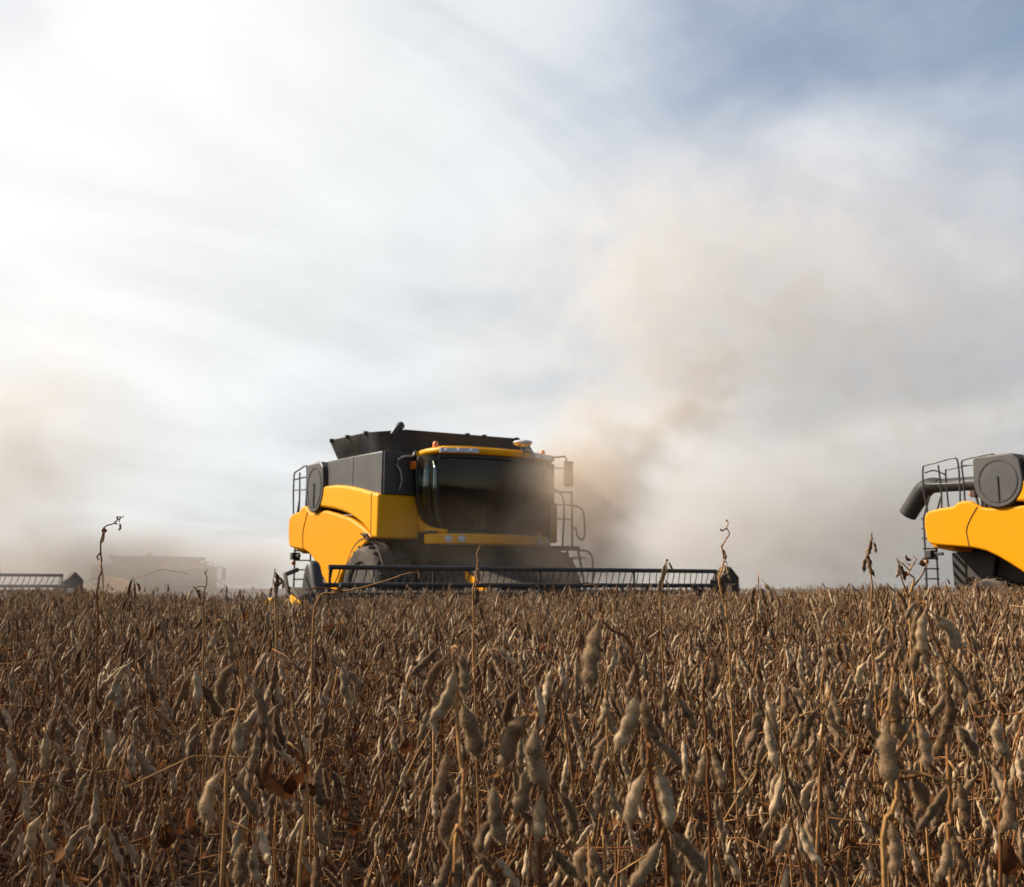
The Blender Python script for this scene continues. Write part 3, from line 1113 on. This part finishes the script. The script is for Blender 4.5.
def hang(pos, direction, roll, scale):
    q = Vector((0, 0, -1)).rotation_difference(Vector(direction).normalized())
    return Matrix.Translation(pos) @ (q @ Quaternion((0, 0, 1), roll)).to_matrix().to_4x4() @ Matrix.Scale(scale, 4)


def leaf_geom(mb, rng, pos, size, mat=0, curl=1.0):
    """one shrivelled leaflet: a strip that rolls up on itself"""
    a0 = rng.uniform(0, 6.28)
    d = Vector((math.cos(a0), math.sin(a0), rng.uniform(-.9, .2))).normalized()
    side = d.cross(Vector((0, 0, 1))).normalized()
    nrm = side.cross(d)
    n = 7
    vs, fs = [], []
    p = Vector(pos)
    ang = 0.0
    for i in range(n + 1):
        t = i / n
        w = size * .30 * math.sin(math.pi * min(max(t * .93 + .05, 0), 1)) * rng.uniform(.8, 1.1)
        dd = d * math.cos(ang) + nrm * math.sin(ang)
        nn = -d * math.sin(ang) + nrm * math.cos(ang)
        cup = w * rng.uniform(.3, .8)
        vs += [p - side * w + nn * cup, p, p + side * w + nn * cup]
        p = p + dd * size / n
        ang += curl * rng.uniform(.15, .55)
    for i in range(n):
        b = i * 3
        fs += [(b, b + 1, b + 4, b + 3), (b + 1, b + 2, b + 5, b + 4)]
    mb.add(vs, fs, mat)


def gen_plant(rng, H):
    """returns stem tubes, pods [(matrix, kind)], leaves [(pos, size)] of one ripe plant with its base at the origin"""
    stems, pods, leaves = [], [], []
    lean = Vector((rng.gauss(0, .07), rng.gauss(0, .07), 0))
    nodes = []
    nn = 17
    wig = Vector((0, 0, 0))
    for i in range(nn + 1):
        t = i / nn
        wig = wig + Vector((rng.gauss(0, .005), rng.gauss(0, .005), 0))
        nodes.append(Vector((0, 0, H * t)) + lean * t * t * H * 2 + wig)
    stems.append((nodes, [.0025 * (1 - .64 * i / nn) for i in range(nn + 1)]))
    az = rng.uniform(0, 6.28)

    def cluster(p, n, top=False):
        a = rng.uniform(0, 6.28)
        for k in range(n):
            a += 2.4 + rng.uniform(-.5, .5)
            out = Vector((math.cos(a), math.sin(a), 0))
            base = p + out * rng.uniform(.002, .012) + Vector((0, 0, rng.uniform(-.012, .012)))
            spl = rng.uniform(.14, .62) if rng.random() < .90 else rng.uniform(.6, 1.3)
            pods.append((hang(base, Vector((0, 0, -1)) + out * spl, rng.uniform(0, 6.28), rng.uniform(.80, 1.16)), rng.randrange(64)))
    for i in range(3, nn + 1):
        t = i / nn
        az += 2.6 + rng.uniform(-.4, .4)
        c = 0
        r = rng.random()
        if i >= nn - 1:
            c = rng.choice((2, 3, 3, 4))
        elif t > .35:
            c = rng.choice((1, 2, 2, 3, 3, 4))
        elif r < .5:
            c = rng.choice((1, 2))
        if c:
            cluster(nodes[i], c)
        if rng.random() < (.55 if t < .75 else .15):        # bare leaf stalk left standing
            a = Vector((math.cos(az), math.sin(az), 0))
            ln = rng.uniform(.06, .20)
            p0 = nodes[i]
            up = rng.uniform(-.3, 1.0)
            stems.append(([p0, p0 + a * ln * .5 + Vector((0, 0, ln * .4 * up)), p0 + a * ln + Vector((0, 0, ln * .5 * up - .02))], [.0011, .0009, .0006]))
        if rng.random() < (.04 if t > .72 else .30):
            leaves.append((nodes[i] + Vector((math.cos(az), math.sin(az), -.3)) * .02, rng.uniform(.03, .06)))
    for b in range(rng.choice((0, 1, 1, 2))):                # side branches carrying pods
        i = rng.randint(3, 8)
        a_ = rng.uniform(0, 6.28)
        a = Vector((math.cos(a_), math.sin(a_), 0))
        ln = rng.uniform(.18, .42)
        pts = []
        for k in range(6):
            t = k / 5
            pts.append(nodes[i] + a * ln * (.75 * t - .32 * t * t) + Vector((rng.gauss(0, .004), rng.gauss(0, .004), ln * t * .92)))
        stems.append((pts, [.0022 * (1 - .6 * k / 5) for k in range(6)]))
        for k in range(2, 6):
            if rng.random() < .85:
                cluster(pts[k], rng.choice((1, 2, 2, 3)))
    return stems, pods, leaves


def bake_plant(rng, H, ns, nr, tube_n, name):
    stems, pods, leaves = gen_plant(rng, H)
    mb = MB()
    for pts, rad in stems:
        mb.tube(pts, rad, tube_n, 0)
    for m4, kd in pods:
        pod_geom(mb, rng, ns, nr, 3 if kd % 3 else 2, rng.uniform(-.32, .34), mat=1, M4=m4, stalk=ns > 5)
    for p, s in leaves:
        leaf_geom(mb, rng, p, s, 2)
    return mb.mesh(name, [M['stem'], M['pod'], M['leaf']], 180)


def in_swath(x, y):
    """ground already cut, or taken up by a machine"""
    for (cx, cy, cz, th) in (COMBINE_A, COMBINE_B, COMBINE_C, COMBINE_D):
        dx, dy = x - cx, y - cy
        lx, ly = dx * math.cos(th) + dy * math.sin(th), -dx * math.sin(th) + dy * math.cos(th)
        if -5.5 < lx < 4.3 and -4.15 < ly < 45:
            return True
        if -5.5 < lx < -5.0 and -5.0 < ly <= -4.15:
            return True
    return False


frng = random.Random(11)
NEAR, FAR_THING, PARTED = 1.12, 4.75, 1.95
cells = []
step = 0.165
ny = int(64 / step)
for j in range(ny):
    y0 = .9 + j * step
    wmax = (y0 + 1.2) * .66 + .5
    dens = 1.0 if y0 < 26 else (.55 if y0 < 40 else .35)
    nx = int(wmax / step) + 1
    for i in range(-nx, nx + 1):
        if frng.random() > dens:
            continue
        x = i * step + frng.uniform(-.085, .085)
        y = y0 + frng.uniform(-.085, .085)
        if y < NEAR + .12 * math.sin(x * 7):
            continue
        if in_swath(x, y):
            continue
        cells.append((x, y))
cells.sort(key=lambda p: p[0] ** 2 + p[1] ** 2)


def in_view(x, y):
    return abs(x) < .535 * y + .08


HEROES = 22
things = [c for c in cells if in_view(*c)][:298 - HEROES]
tset = set(things)
rest = [c for c in cells if c not in tset]
LABEL_ANY = "ordinary dry brown soybean plant hung with grey pods, level with the crop around it"
GP = "soybean plants of the ripe crop"


def field_height(x, y):
    h = .93 + .035 * math.sin(x * 1.3 + y * .7) + .03 * math.sin(y * 1.9 - x * .6) + frng.gauss(0, .05)
    q = min(max((x / max(y, 1.0) - .10) / .35, 0.0), 1.0)
    h += .055 * q * q * (3 - 2 * q) + .02 * min(max((x / max(y, 1.0) + .3) / .4, 0.0), 1.0)
    if frng.random() < .17 and math.hypot(x, y) > 2.2:
        h += frng.uniform(.03, .12)
    return min(h, 1.145 if math.hypot(x, y) > 2.2 else 1.0)


mid_meshes = [bake_plant(random.Random(100 + i), .95, 9, 13, 6, "soybean_plant") for i in range(14)]


def parted_plant(rng, H, pods_lib):
    root = empty("soybean_plant")
    stems, pods, leaves = gen_plant(rng, H)
    mb = MB()
    for pts, rad in stems:
        mb.tube(pts, rad, 8)
    mb.build("stem", M['stem'], root, smooth=180)
    for m4, kd in pods:
        o = bpy.data.objects.new("pod", pods_lib[kd % len(pods_lib)])
        COL.objects.link(o)
        o.parent = root
        o.matrix_local = m4
    for p, s in leaves:
        lb = MB()
        leaf_geom(lb, rng, p, s)
        lb.build("dry_leaf", M['leaf'], root, smooth=180)
    return root


protos = [parted_plant(random.Random(300 + i), .95, POD_MID) for i in range(8)]
used = set()
for n, (x, y) in enumerate(things):
    d = math.hypot(x, y)
    h = field_height(x, y)
    rz = frng.uniform(0, 6.28)
    if d < PARTED:
        k = n % len(protos)
        o = copy_tree(protos[k]) if k in used else protos[k]
        used.add(k)
    else:
        o = bpy.data.objects.new("soybean_plant", mid_meshes[n % len(mid_meshes)])
        COL.objects.link(o)
    o.location = (x, y, ground_z(x, y))
    o.rotation_euler = (frng.gauss(0, .05), frng.gauss(0, .05), rz)
    s = h / .95
    o.scale = (s, s, s)
    tag(o, LABEL_ANY, "soybean plant", GP)

# ---- the rest of the field: one object
far_meshes = [bake_plant(random.Random(500 + i), .95, 6, 8, 4, "soybean_plant") for i in range(10)]


def make_field():
    src = []
    for me in far_meshes:
        o = bpy.data.objects.new("soybean_plant_source", me)
        src.append(o)
    me = bpy.data.meshes.new("field_points")
    pts, rot, scl, idx = [], [], [], []
    for (x, y) in rest:
        pts.append((x, y, ground_z(x, y)))
        rot.append((frng.gauss(0, .05), frng.gauss(0, .05), frng.uniform(0, 6.28)))
        big = 1.0 if y < 26 else (1.12 if y < 40 else 1.2)
        scl.append((field_height(x, y) / .95 * big, field_height(x, y) / .95 * big, field_height(x, y) / .95))
        idx.append(frng.randrange(len(src)))
    me.from_pydata(pts, [], [])
    for nm, ty, dat in (("rot", 'FLOAT_VECTOR', rot), ("scl", 'FLOAT_VECTOR', scl)):
        a = me.attributes.new(nm, ty, 'POINT')
        a.data.foreach_set("vector", [c for v in dat for c in v])
    a = me.attributes.new("idx", 'INT', 'POINT')
    a.data.foreach_set("value", idx)
    ob = bpy.data.objects.new("soybean_plant_vegetation", me)
    COL.objects.link(ob)
    ng = bpy.data.node_groups.new("field", 'GeometryNodeTree')
    ng.interface.new_socket("Geometry", in_out='INPUT', socket_type='NodeSocketGeometry')
    ng.interface.new_socket("Geometry", in_out='OUTPUT', socket_type='NodeSocketGeometry')
    N = ng.nodes
    gi, go = N.new("NodeGroupInput"), N.new("NodeGroupOutput")
    iop = N.new("GeometryNodeInstanceOnPoints")
    iop.inputs["Pick Instance"].default_value = True
    g2i = N.new("GeometryNodeGeometryToInstance")
    for o in reversed(src):
        oi = N.new("GeometryNodeObjectInfo")
        oi.inputs["Object"].default_value = o
        oi.inputs["As Instance"].default_value = False
        ng.links.new(oi.outputs["Geometry"], g2i.inputs[0])
    def attr(nm, ty):
        a = N.new("GeometryNodeInputNamedAttribute")
        a.data_type = ty
        a.inputs["Name"].default_value = nm
        return a.outputs["Attribute"]
    e2r = N.new("FunctionNodeEulerToRotation")
    ng.links.new(attr("rot", 'FLOAT_VECTOR'), e2r.inputs[0])
    ng.links.new(gi.outputs[0], iop.inputs["Points"])
    ng.links.new(g2i.outputs[0], iop.inputs["Instance"])
    ng.links.new(attr("idx", 'INT'), iop.inputs["Instance Index"])
    ng.links.new(e2r.outputs[0], iop.inputs["Rotation"])
    ng.links.new(attr("scl", 'FLOAT_VECTOR'), iop.inputs["Scale"])
    ng.links.new(iop.outputs[0], go.inputs[0])
    md = ob.modifiers.new("field", 'NODES')
    md.node_group = ng
    tag(ob, "ripe brown soybean crop reaching back to the combine harvesters", kind="stuff")


make_field()


# ---- plants that stand out, each with its own stem and pods
hrng = random.Random(77)


def hero(Y, stem, pods, label, twigs=(), leaves=(), lib=POD_HERO, r0=.0019, r1=.0009, extra=True, wide=1.1, group=GP):
    """stem: picture points from the top down; pods: (x0, y0, x1, y1[, depth offset]) from stalk to tip; all at Y metres"""
    P = [at(px, py, Y) for px, py in stem]
    base = Vector((P[-1].x + (P[-1].x - P[0].x) * .05, Y + hrng.uniform(-.02, .02), ground_z(P[-1].x, Y)))
    root = empty("soybean_plant", base)
    path = smooth_path(P + [P[-1].lerp(base, .5) + Vector((.012, .0, 0)), base], 5)
    path = [p + Vector((hrng.gauss(0, .0006), hrng.gauss(0, .0012), 0)) for p in path]
    mb = MB()
    n = len(path)
    mb.tube([p - base for p in path], [r1 + (r0 - r1) * min(1, i / n * 1.5) for i in range(n)], 8)
    for tw in twigs:
        tp = smooth_path([at(a, b, Y) - base for a, b in tw], 4)
        mb.tube(tp, [.0008 + .0007 * (1 - i / len(tp)) for i in range(len(tp))], 6)
    pods3 = []
    for pd in pods:
        dy = pd[4] if len(pd) > 4 else hrng.uniform(-.018, .018)
        A, B = at(pd[0], pd[1], Y + dy), at(pd[2], pd[3], Y + dy + hrng.uniform(-.008, .008))
        pods3.append((A, B))
        j = min(range(n), key=lambda i: (path[i] - A).length)      # stalk back to the stem
        if (path[j] - A).length < .09:
            up = path[max(0, j - 1)]
            mb.tube([up - base, up.lerp(A, .5) - base + Vector((0, 0, .002)), A - base], [.0010, .0009, .0008], 6)
    mb.build("stem", M['stem'], root, smooth=180)
    for A, B in pods3:
        i = hrng.randrange(len(lib))
        L = POD_L * (.84 if i % 4 == 0 else 1.0)
        s = (B - A).length / L
        m4 = hang(A - base, B - A, hrng.choice((0.0, math.pi)) + hrng.uniform(-.7, .7), 1.0)
        ws = (s * .5 + .5 * min(s, 1.1)) * wide
        o = bpy.data.objects.new("pod", lib[i])
        COL.objects.link(o)
        o.parent = root
        o.matrix_local = m4 @ Matrix.Diagonal((ws, ws, s, 1))
    if extra:                                                     # the hidden lower nodes
        zt = P[-1].z - base.z
        for k in range(6):
            z = zt * (.25 + .11 * k)
            p = min(path, key=lambda q: abs(q.z - base.z - z)) - base
            for q in range(2):
                a = hrng.uniform(0, 6.28)
                o = bpy.data.objects.new("pod", lib[hrng.randrange(len(lib))])
                COL.objects.link(o)
                o.parent = root
                o.matrix_local = hang(p, Vector((math.cos(a) * .35, math.sin(a) * .35, -1)), hrng.uniform(0, 6), hrng.uniform(.8, 1.0))
    for (px, py, sz) in leaves:
        lb = MB()
        leaf_geom(lb, hrng, at(px, py, Y) - base, sz, curl=1.5)
        lb.build("dry_leaf", M['leaf'], root, smooth=180)
    tag(root, label, "soybean plant", group)
    return root


hero(.70, [(601, 618), (612, 630), (628, 640), (635, 668), (641, 705), (648, 752), (654, 800), (662, 840), (668, 889)],
     [(601, 614, 592, 693), (638, 686, 614, 750), (645, 690, 663, 743), (652, 738, 682, 768), (646, 768, 631, 830), (654, 762, 668, 832, -.015), (661, 770, 675, 822, .015),
      (662, 834, 628, 888), (668, 828, 704, 874), (666, 838, 673, 895)],
     "soybean plant with one long fat pod hanging alone from its bent tip")
hero(.78, [(452, 648), (456, 680), (457, 705), (459, 745), (464, 785), (462, 830), (456, 889)],
     [(449, 654, 428, 697), (453, 662, 425, 721), (458, 649, 461, 697), (460, 698, 478, 760), (447, 746, 432, 801), (468, 783, 453, 850), (464, 784, 444, 842), (450, 846, 436, 892), (463, 850, 458, 896), (472, 850, 492, 884)],
     "soybean plant topped by three close pods, a pair of pods spread below")
hero(.76, [(536, 706), (538, 730), (539, 762), (545, 792), (542, 840), (540, 889)],
     [(522, 715, 496, 768), (535, 709, 512, 770), (537, 718, 551, 787, -.012), (532, 757, 515, 816), (494, 778, 504, 844), (553, 787, 567, 842), (543, 790, 539, 842), (537, 838, 540, 884), (548, 844, 578, 878)],
     "soybean plant with a fan of four spread pods above a stout pale one", twigs=[[(536, 712), (520, 735), (505, 762), (495, 778)]])
hero(.80, [(592, 838), (592, 860), (590, 889)], [(588, 842, 585, 886), (595, 845, 612, 884), (592, 842, 598, 880)], "low soybean plant with a tight pod bunch right of the fan of pods")
hero(1.05, [(606, 690), (607, 732), (612, 785), (604, 830), (606, 889)],
     [(606, 734, 597, 774), (604, 690, 595, 726), (612, 640, 604, 672), (606, 776, 601, 816), (613, 780, 623, 812), (608, 700, 620, 735)], "slim soybean plant of small pods under the long lone pod")
hero(.98, [(222, 620), (232, 642), (240, 660), (243, 690), (234, 725), (227, 765), (226, 810), (222, 889)],
     [(216, 624, 205, 651), (225, 626, 231, 663), (240, 658, 230, 710), (248, 676, 259, 735), (226, 712, 214, 759), (238, 716, 240, 756), (224, 768, 206, 824), (228, 774, 256, 819), (256, 730, 249, 766), (244, 836, 240, 889), (258, 836, 262, 885)],
     "soybean plant with two splayed pods beneath a pod chain, beside the curled leaf")
hero(1.35, [(44, 728), (46, 768), (45, 820), (42, 889)], [(45, 734, 47, 772), (43, 770, 34, 803), (49, 774, 65, 793), (52, 740, 66, 760), (44, 812, 36, 850), (48, 815, 56, 850)], "soybean plant near the left edge with a forked pair of pods")
hero(.86, [(919, 596), (926, 612), (936, 640), (946, 668), (949, 700), (949, 760), (950, 820), (951, 889)],
     [(918, 600, 907, 621), (921, 604, 915, 644), (927, 606, 928, 658, -.01), (933, 640, 917, 676), (930, 612, 952, 655), (931, 670, 920, 698), (941, 656, 947, 694), (944, 684, 939, 734, -.015), (948, 660, 962, 702), (948, 714, 932, 757), (954, 722, 977, 758),
      (949, 778, 935, 822), (957, 776, 964, 830), (952, 826, 972, 868), (944, 832, 934, 880)],
     "tallest pod laden soybean plant, a bright split pod at its tip")
hero(.76, [(894, 668), (890, 700), (888, 730), (897, 780), (894, 815), (886, 889)],
     [(896, 672, 905, 744), (886, 718, 893, 788), (905, 766, 914, 832), (948, 782, 916, 830), (888, 815, 890, 878), (917, 718, 926, 770), (903, 712, 910, 750)],
     "soybean plant with long downy pods, two of them meeting in a V", twigs=[[(897, 780), (925, 775), (949, 781)], [(893, 760), (905, 740), (916, 718)]])
hero(1.0, [(974, 704), (986, 701), (997, 706), (1003, 716), (1006, 780), (1000, 889)], [(1000, 710, 1013, 759), (1004, 790, 996, 832), (1007, 792, 1020, 830)], "soybean plant whose thin tip arches over like a hook by the right edge")
hero(1.0, [(712, 648), (706, 668), (704, 700), (708, 760), (712, 889)], [(712, 655, 703, 692), (706, 660, 699, 690), (709, 700, 718, 738), (706, 750, 696, 788), (710, 752, 722, 790)], "soybean plant with a narrow hanging bunch, right of the bent tip plant")
hero(1.15, [(833, 678), (828, 700), (822, 730), (820, 800), (818, 889)], [(832, 690, 826, 720), (828, 694, 838, 726), (826, 700, 850, 734), (822, 705, 810, 742), (800, 715, 790, 748), (820, 776, 808, 812), (824, 780, 836, 815)], "bushy soybean plant with dark spread pods left of the downy pods", twigs=[[(823, 715), (812, 712), (800, 716)]])
# thin ones that stand up against the sky
hero(1.7, [(124, 516), (119, 519), (112, 524), (104, 528), (101, 545), (101, 570), (97, 592), (97, 640)], [(119, 522, 118, 531), (104, 530, 102, 541)], "tall bare soybean stalk hooked at the top, alone against the sky at left",
     twigs=[[(101, 562), (103, 580), (103, 608)], [(118, 520), (117, 517), (121, 517)], [(100, 553), (97, 557), (99, 560)]], leaves=[(104, 533, .014), (118, 524, .014), (99, 553, .008)], lib=POD_MID, r0=.0017, r1=.0007, extra=False)
hero(1.5, [(728, 521), (727, 528), (729, 534), (725, 541), (722, 547), (724, 562), (719, 580), (723, 600), (728, 640)], [(721, 547, 726, 563), (724, 562, 719, 577), (727, 563, 730, 578), (717, 574, 724, 600), (722, 598, 729, 622)],
     "wiry soybean stalk with a zigzag tip beside the far end of the header", lib=POD_MID, leaves=[(723, 531, .010), (728, 522, .008)], r0=.0016, r1=.0006, extra=False, twigs=[[(727, 528), (722, 531)]])
hero(1.9, [(872, 532), (870, 544), (868, 560), (872, 585), (872, 650)], [(871, 536, 867, 556), (873, 540, 876, 556), (867, 556, 864, 576), (870, 558, 876, 576), (866, 552, 874, 566)], "dark drooping soybean top above the canopy between the two near machines", lib=POD_MID, extra=False)
hero(1.7, [(667, 560), (666, 572), (662, 590), (662, 640)], [(666, 561, 663, 578), (668, 561, 672, 570), (663, 576, 661, 594), (664, 580, 668, 588)], "soybean tip with two upright pods standing before the header tines at right", lib=POD_MID, extra=False)
hero(1.8, [(480, 545), (477, 555), (478, 562), (475, 580), (473, 596), (474, 650)], [(476, 563, 474, 586), (479, 566, 481, 580), (474, 584, 472, 606)], "soybean stalk rising in front of the cab of the middle machine", lib=POD_MID, extra=False, r1=.0009)
hero(2.0, [(275, 569), (274, 580), (275, 600), (276, 660)], [(275, 570, 273, 588), (276, 575, 282, 590), (273, 585, 270, 600), (275, 590, 281, 606)], "dark pointed soybean top beside the yellow crop divider", lib=POD_MID, extra=False)
hero(2.1, [(208, 569), (206, 574), (207, 582), (203, 600), (204, 660)], [(194, 588, 190, 602), (196, 588, 200, 600), (204, 592, 201, 606)], "thin twiggy soybean tip below the far pale machine", lib=POD_MID, twigs=[[(206, 574), (204, 571)], [(203, 605), (196, 590), (193, 586)]], extra=False, r1=.0008)
hero(1.7, [(914, 556), (916, 561), (912, 566), (909, 573), (914, 580), (910, 600), (912, 660)], [(897, 560, 894, 578), (899, 562, 904, 578)], "soybean tip twisted into curls before the rear of the right machine", lib=POD_MID, leaves=[(912, 560, .022), (924, 566, .020), (906, 575, .018)], twigs=[[(910, 600), (902, 580), (897, 558)], [(911, 590), (922, 575), (927, 562), (922, 558)]], extra=False, r1=.0009)
hero(1.6, [(418, 572), (405, 574), (385, 581), (360, 588), (335, 593), (318, 600), (312, 660)], [(417, 571, 418, 580)], "long thin leaning soybean twig with a bulb end, across the header", lib=POD_MID, extra=False, r0=.0018, r1=.0007, wide=1.3, twigs=[[(345, 592), (322, 588), (302, 590)]])


def curled_leaf():
    root_pts = [(285 + 20 * math.cos(R(a)) * (1 + .13 * math.sin(a * .05 + 1)), 766 + 22 * math.sin(R(a)) * (1 + .12 * math.sin(a * .083))) for a in range(-80, 235, 9)]
    Y = 0.86
    base = at(286, 889, Y)
    base.z = 0
    root = empty("soybean_plant", base)
    mb = MB()
    mb.tube([at(px, py, Y) - base for px, py in [(288, 742), (300, 752), (308, 790), (300, 860), (298, 900)]] + [Vector((0, 0, .4)), Vector((0, 0, 0))], [.0008, .0010, .0012, .0014, .0016, .002, .0024], 8)
    mb.build("stem", M['stem'], root, smooth=180)
    vs, fs = [], []
    for i, (px, py) in enumerate(root_pts):
        c = at(px, py, Y)
        ctr = at(285, 766, Y)
        out = (c - ctr).normalized()
        t = i / (len(root_pts) - 1)
        w = .0070 * math.sin(math.pi * (.06 + .88 * t)) * hrng.uniform(.6, 1.35)
        tw = .35 + .6 * math.sin(t * 7) + hrng.uniform(-.2, .2)
        d = out * math.cos(tw) + Vector((0, 1, 0)) * math.sin(tw)
        e = out * -math.sin(tw) + Vector((0, 1, 0)) * math.cos(tw)
        c = c - base
        vs += [c - d * w + e * w * .5, c - d * w * .4, c + d * w * .4 + e * w * .1, c + d * w + e * w * .6]
    for i in range(len(root_pts) - 1):
        for k in range(3):
            b = i * 4 + k
            fs.append((b, b + 1, b + 5, b + 4))
    lb = MB()
    lb.add(vs, fs)
    lb.build("dry_leaf", M['leaf'], root, smooth=180)
    for px, py in ((300, 790), (308, 800), (292, 795)):
        lb = MB()
        leaf_geom(lb, hrng, at(px, py, Y) - base, .022, curl=1.2)
        lb.build("dry_leaf", M['leaf'], root, smooth=180)
    tag(root, "soybean plant with a brown dead leaf curled into a ring", "soybean plant", GP)


curled_leaf()


# ------------------------------------------------------------------ dust thrown up by the machines
def dust(name, label, blobs, noise_scale, col, col2, aniso=0.05, pad=1.0, seed=0.0, contrast=(0.42, 0.63)):
    """blobs: (centre, radii, density per metre, how much the noise carves it). The domain is a closed hull round them."""
    lo = Vector((min(b[0][i] - b[1][i] for b in blobs) for i in range(3)))
    hi = Vector((max(b[0][i] + b[1][i] for b in blobs) for i in range(3)))
    lo.z = max(lo.z, .05)
    mb = MB()
    mb.box(lo.x, hi.x, lo.y, hi.y, lo.z, hi.z)
    m, k, out = material(name)
    P = k.n("ShaderNodeTexCoord").outputs["Object"]
    off = k.vmath('ADD', P, (seed, seed * .7, -seed))
    warp = k.n("ShaderNodeTexNoise")
    k.set(warp.inputs["Vector"], off)
    warp.inputs["Scale"].default_value = noise_scale * .6
    warp.inputs["Detail"].default_value = 1.0
    wv = k.vmath('SUBTRACT', warp.outputs["Color"], (.5, .5, .5))
    sc = k.n("ShaderNodeVectorMath", operation='SCALE')
    k.set(sc.inputs[0], wv)
    sc.inputs["Scale"].default_value = 1.1 / noise_scale
    Q = k.vmath('ADD', off, sc.outputs[0])
    fine = k.smooth(k.noise(Q, noise_scale, 7, .68), *contrast)
    total = None
    Pw = k.vmath('ADD', P, k.vmath('MULTIPLY', sc.outputs[0], (.6, .6, .6)))
    for (c, r, d, carve) in blobs:
        q = k.vmath('DIVIDE', k.vmath('SUBTRACT', Pw, tuple(c)), tuple(r))
        ln = k.vmath('LENGTH', q, None, 'v')
        f = k.smooth(ln, 0.05, .86, 1.0, 0.0)
        g = k.math('MULTIPLY', f, k.math('ADD', k.math('MULTIPLY', fine, carve), 1 - carve))
        g = k.math('MULTIPLY', g, d)
        total = g if total is None else k.math('ADD', total, g)
    pv = k.n("ShaderNodeVolumePrincipled")
    k.set(pv.inputs["Color"], k.mix(k.smooth(total, 0.02, 0.5), col, col2))     # the coarse, thick dust is browner
    pv.inputs["Anisotropy"].default_value = aniso
    k.set(pv.inputs["Density"], total)
    k.set(out.inputs["Volume"], pv.outputs[0])
    o = mb.build(name, m, smooth=None)
    tag(o, label, kind="stuff")
    return o


def blob(px, py, rx, ry, Y, rY, d, carve=.8):
    c = at(px, py, Y)
    return (c, Vector((rx * Y / F_PX, rY, ry * Y / F_PX)), d, carve)


DUST = (0.965, 0.915, 0.85)
DARK_DUST = (0.80, 0.735, 0.665)
BROWN_DUST = (0.80, 0.65, 0.49)
dust("dust_puff", "brown dust blown round the steps and wheel of the middle machine",
     [blob(572, 515, 98, 118, 19.3, 1.3, 2.1, .55), blob(595, 575, 125, 55, 19.3, 1.2, 1.1, .4), blob(480, 545, 150, 75, 19.2, 1.1, .20, .5)], 1.2, BROWN_DUST, BROWN_DUST, seed=3.0)
dust("dust_plume", "tan dust plume rolling up behind the middle machine",
     [blob(590, 495, 110, 120, 28.0, 2.0, 1.9, .65), blob(630, 430, 130, 105, 28.6, 1.7, 1.2, .94), blob(690, 385, 90, 95, 28.3, 1.5, 1.7, .98), blob(650, 270, 130, 170, 28.8, 1.8, .45, .95),
      blob(700, 290, 300, 250, 31, 4.0, .22, .7), blob(880, 370, 600, 420, 33, 5.0, .30, .45), blob(800, 560, 640, 150, 31, 4.0, .42, .25)], .85, DUST, DARK_DUST, seed=11.0)
dust("dust_cloud", "pale tan dust hanging over the left of the field",
     [blob(-20, 500, 280, 240, 36.5, 3.5, .50, .5), blob(160, 575, 330, 75, 37, 3.5, .85, .3), blob(60, 380, 230, 200, 38, 3.5, .16, .75)], .5, (0.975, 0.93, 0.86), (0.90, 0.82, 0.725), seed=23.0)
dust("dust_drift", "low brown dust drifting over the header at the left edge",
     [blob(-30, 590, 200, 75, 18.5, 1.6, .22, .4)], .9, DARK_DUST, DARK_DUST, seed=31.0)
